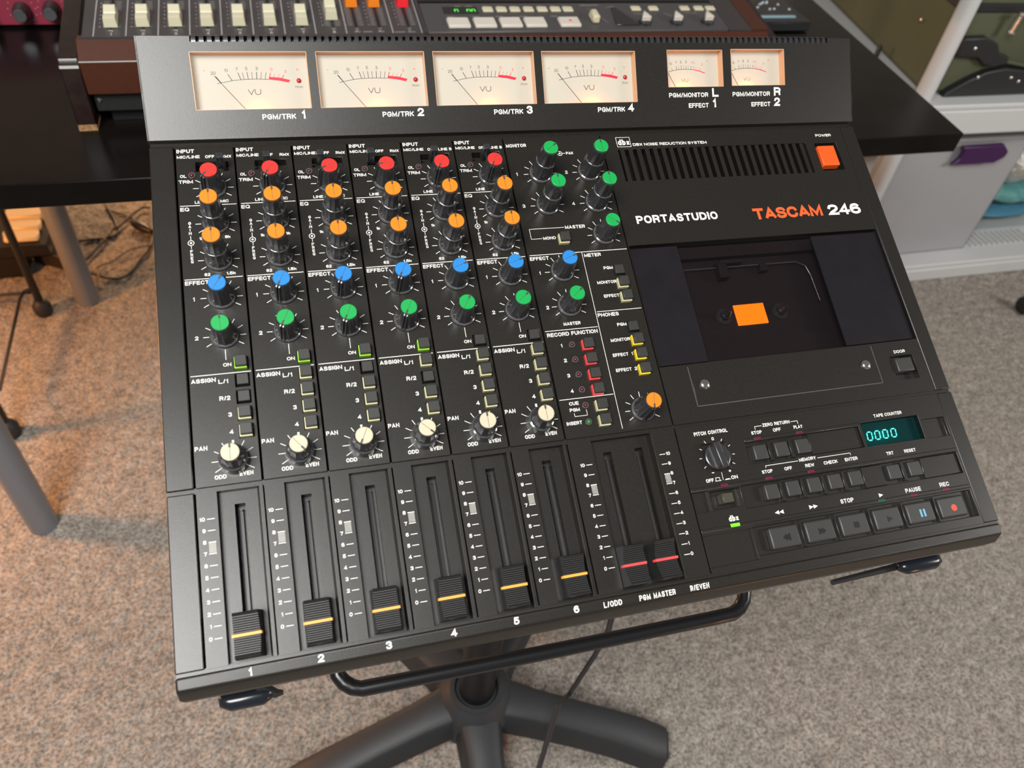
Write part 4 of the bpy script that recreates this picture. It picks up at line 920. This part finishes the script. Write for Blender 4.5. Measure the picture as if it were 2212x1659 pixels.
for x, z, y in ((1.592, .583, .482), (1.691, .58, .482), (1.541, .65, .484), (1.72, .57, .482)):
    b = MB(); b.T = lambda a, c, n: (x + a, y - n, z + c); b.lathe(0, 0, [(.004, 0), (.0035, .0015), (.001, .0025)], 12); b.build('rivet', CHROME, CS_, sc=1, off=CO, ang=80)
b = MB(); b.T = lambda a, c, n: (1.53 - n + 0.003, .62 + a, .66 + c); b.lathe(0, 0, [(.0045, .02), (.004, .046), (.001, .047)], 12); b.build('rivet', CHROME, CS_, sc=1, off=CO)
b = MB(); b.tube([(1.608, .478, .688), (1.611, .478, .724)], .007, 14); b.tube([(1.600, .474, .728), (1.626, .474, .728)], .005, 10); b.tube([(1.600, .476, .689), (1.617, .476, .686)], .003, 8); b.build('latch', CHROME, CS_, sc=1, off=CO, ang=50)
b = MB(); b.lathe(1.478, .70, [(.006, .535), (.006, .565), (.004, .568)], 12); b.build('shelf_bolt', BRUB, SH, sc=1, off=SO)
# clear bins on the lower board
BIN = mat('frosted_bin_plastic', (.48, .48, .50), .35, alpha=.60); BINC = glass('clear_bin_plastic', (.97, .98, .98), 1.3, .2); PUR = mat('purple_plastic', (.042, .006, .065), .4)
BO = (1.6, .7, .0525); B1 = empty('storage_bin', 'frosted plastic storage bin with a purple latch on the lowest shelf', 'storage bin', BO)
def bin_(x0, x1, y0, y1, z0, z1, m, root, off, tk=.003):
    b = MB(); b.box(x0, x1, y0, y0 + tk, z0, z1); b.box(x0, x1, y1 - tk, y1, z0, z1); b.box(x0, x0 + tk, y0, y1, z0, z1); b.box(x1 - tk, x1, y0, y1, z0, z1); b.box(x0, x1, y0, y1, z0, z0 + tk)
    b.build('bin_body', m, root, sc=1, off=off); b = MB(); b.box(x0 - .006, x1 + .006, y0 - .008, y1 + .008, z1, z1 + .012); b.build('bin_lid', m, root, sc=1, off=off, bevel=.003)
bin_(1.50, 1.90, .50, 1.15, .0525, .405, BIN, B1, BO)
b = MB(); b.prism([(1.655, .352), (1.79, .350), (1.817, .366), (1.819, .382), (1.792, .403), (1.66, .402), (1.672, .392), (1.674, .372), (1.668, .362)], .476, .491, 'y'); b.build('bin_latch', PUR, B1, sc=1, off=BO, bevel=.004, seg=2, label='purple latch')
b = MB(); b.tube([(1.50, .494, .395), (1.652, .494, .392)], .007, 10); b.tube([(1.655, .49, .36), (1.67, .487, .39)], .007, 8); b.build('latch_hinge', BINC, B1, sc=1, off=BO)
PAP = mat('pale_packet', (.58, .50, .45), .7)
for i, (x, y, z, a_, c_, d_) in enumerate(((1.56, .56, .057, .11, .05, .13), (1.69, .55, .057, .07, .04, .09))):
    b = MB(); b.box(x, x + a_, y, y + c_, z, z + d_); o = b.build('packet', PAP, sc=1, bevel=.004)
    tag(o, ('larger' if i == 0 else 'smaller') + ' pale beige packet inside the frosted bin', 'packet')
B2O = (2.15, .7, .0525); B2 = empty('clear_bin', 'clear plastic bin with teal things inside, right of the frosted bin', 'storage bin', B2O)
bin_(1.93, 2.45, .57, 1.15, .0585, .42, BINC, B2, B2O)
def lump(name, c, r, m, label, cat, n=14, seed=1):
    rs = random.Random(seed); b = MB(); prof = []
    for j in range(n + 1):
        a = math.pi * j / n; prof.append((math.sin(a), -math.cos(a)))
    vs = []; fs = []; N = 20
    for j, (u, z) in enumerate(prof):
        for i in range(N):
            a = 2 * math.pi * i / N; k = 1 + .14 * (rs.random() - .5) * (u > .05); vs.append((c[0] + r[0] * u * math.cos(a) * k, c[1] + r[1] * u * math.sin(a) * k, c[2] + r[2] * z * k))
    for j in range(n):
        for i in range(N): a = j * N + i; q = j * N + (i + 1) % N; fs.append((a, q, q + N, a + N))
    b.add(vs, fs); o = b.build(name, m, sc=1, ang=60); tag(o, label, cat)
lump('teal_bundle', (2.16, .665, .140), (.15, .075, .034), mat('teal_cloth', (.07, .25, .26), .6, noise=(30, (.15, .38, .34), .4, .6)), 'teal green bundle inside the clear bin', 'bundle', seed=2)
lump('blue_bundle', (2.12, .66, .084), (.15, .07, .018), mat('blue_cloth', (.04, .19, .30), .6), 'blue bundle under the teal one inside the clear bin', 'bundle', seed=4)
lump('silver_foil_package', (2.09, .635, .236), (.05, .04, .055), mat('silver_foil', (.75, .72, .66), .25, .8, bump=(80, 1, .01)), 'crumpled silver foil package inside the clear bin', 'package', seed=5)
# chair caster at the right frame edge
o = empty('chair_caster', 'black rubber caster on the carpet at the right frame edge', 'caster', (1.945, .262, 0))
b = MB()
b.T = lambda x, y, z: (z, x, y + .026); b.lathe(0, 0, [(.018, -.014), (.025, -.011), (.026, 0), (.025, .011), (.018, .014)], 24); b.build('wheel', BRUB, o, sc=1)
b = MB(); b.lathe(0, 0, [(.006, .03), (.006, .09)], 12); b.box(-.02, .02, -.012, .012, .045, .06); b.build('caster_fork', BRUB, o, sc=1, bevel=.003)

# ============================================================ UNDER THE DESK, LEFT
RM = mat('black_rack_metal', (.008, .007, .007), .35); RUB = mat('black_rubber_foot', (.015, .015, .016), .6)
RO2 = (-.57, .48, 0); RK = empty('rack_stand', 'black tubular rack stand with round rubber feet under the desk', 'stand', RO2)
for x, y in ((-.566, .655), (-.582, .285)):
    b = MB(); b.lathe(x, y, [(.0085, .02), (.0085, .60)], 14); b.build('upright', RM, RK, sc=1, off=RO2)
    b = MB(); b.lathe(x, y, [(.016, 0), (.0195, .008), (.0195, .026), (.014, .036), (.009, .042)], 18); b.build('rubber_foot', RUB, RK, sc=1, off=RO2, ang=60)
b = MB(); b.tube([(-.566, .655, .064), (-.9, .655, .062)], .004, 8); b.tube([(-.566, .652, .078), (-.585, .648, .074), (-.592, .63, .07), (-.594, .355, .06), (-.594, .29, .10), (-.594, .285, .5)], .0035, 8)
b.build('brace_rod', RM, RK, sc=1, off=RO2)
# ribbed cream box
KO3 = (-.66, .88, 0); KY = empty('ribbed_cream_box', 'dark box with cream ribbed top on the floor behind the rack stand', 'box', KO3)
DBX_ = mat('dark_brown_box', (.010, .008, .007), .4)
b = MB(); b.box(-.86, -.618, .80, .97, 0, .058); b.build('box_body', DBX_, KY, sc=1, off=KO3, bevel=.002)
b = MB(); b.box(-.86, -.552, .80, .97, .058, .088); b.build('box_tray', DBX_, KY, sc=1, off=KO3, bevel=.002)
CRE = mat('cream_plastic', (.75, .62, .38), .45)
for i, (y0, y1, z1) in enumerate(((.897, .94, .108), (.857, .895, .102), (.816, .855, .098))):
    b = MB(); b.prism([(-.655 + (.012 if i else 0), y0), (-.570 , y0), (-.574 - .012 * 0, y1), (-.652, y1)], .088, z1); b.build('cream_rib', CRE, KY, sc=1, off=KO3, bevel=.003)
for y0, y1, m in ((.818, .85, CRE), (.852, .885, mat('pale_grey_plastic', (.5, .52, .52), .4))):
    b = MB(); b.box(-.85, -.672, y0, y1, .088, .10); b.build('side_rib', m, KY, sc=1, off=KO3, bevel=.003)
b = MB(); b.prism([(-.612, .853), (-.53, .805), (-.51, .84), (-.588, .905)], 0.002, .045); o = b.build('power_brick', mat('brick_black', (.018, .015, .013), .45), sc=1, bevel=.004, seg=2); tag(o, 'black power brick on the carpet behind the grey desk leg', 'power supply')
KAB = mat('black_cable', (.012, .011, .011), .4); KAG = mat('grey_cable', (.09, .075, .06), .5)
def cable(pts, z, m, label, r=.0032):
    P_ = [Vector((x, y, z)) for x, y in pts]; out = []
    for i in range(len(P_) - 1):
        p0, p1, p2, p3 = P_[max(i - 1, 0)], P_[i], P_[i + 1], P_[min(i + 2, len(P_) - 1)]
        for k in range(5):
            t_ = k / 5; out.append(.5 * ((2 * p1) + (p2 - p0) * t_ + (2 * p0 - 5 * p1 + 4 * p2 - p3) * t_ ** 2 + (3 * p1 - p0 - 3 * p2 + p3) * t_ ** 3))
    out.append(P_[-1]); b = MB(); b.tube(out, r, 8); o = b.build('floor_cable', m, sc=1, ang=80); tag(o, label, 'cable')
cable([(-.56, .93), (-.519, .927), (-.488, .932), (-.457, .931), (-.437, .94), (-.431, .957), (-.434, .986), (-.445, 1.027), (-.466, 1.082)], .004, KAB, 'black cable running right from the leg and looping to the back')
cable([(-.52, .80), (-.492, .841), (-.471, .884), (-.451, .929), (-.44, .959), (-.427, .971), (-.4, 1.018), (-.381, 1.046), (-.368, 1.055), (-.354, 1.05)], .0105, KAB, 'black cable crossing diagonally over the others on the carpet')
cable([(-.466, 1.082), (-.452, 1.057), (-.424, 1.039), (-.406, 1.022), (-.392, 1.006), (-.376, .993)], .004, KAG, 'short thin cable leading into the black plug')
cable([(-.50, .80), (-.48, .788), (-.454, .771), (-.422, .758), (-.401, .764), (-.384, .79), (-.368, .833), (-.351, .87), (-.345, .904), (-.345, .946), (-.35, .99), (-.352, 1.04)], .004, KAB, 'black cable in a wide curve beside the recorder, nearest the front')
cable([(-.453, .717), (-.459, .764), (-.465, .789), (-.462, .805), (-.431, .822), (-.402, .858), (-.377, .871), (-.346, .88)], .0105, KAG, 'thin grey cable with a sharp bend in front of the others', .0022)
b = MB(); b.tube([(-.392, .978, .014), (-.38, .968, .014), (-.36, .95, .013), (-.345, .937, .012)], [.008, .013, .012, .006], 10); o = b.build('cable_plug', KAB, sc=1, ang=50); tag(o, 'black moulded plug lying on the carpet among the cables', 'plug')
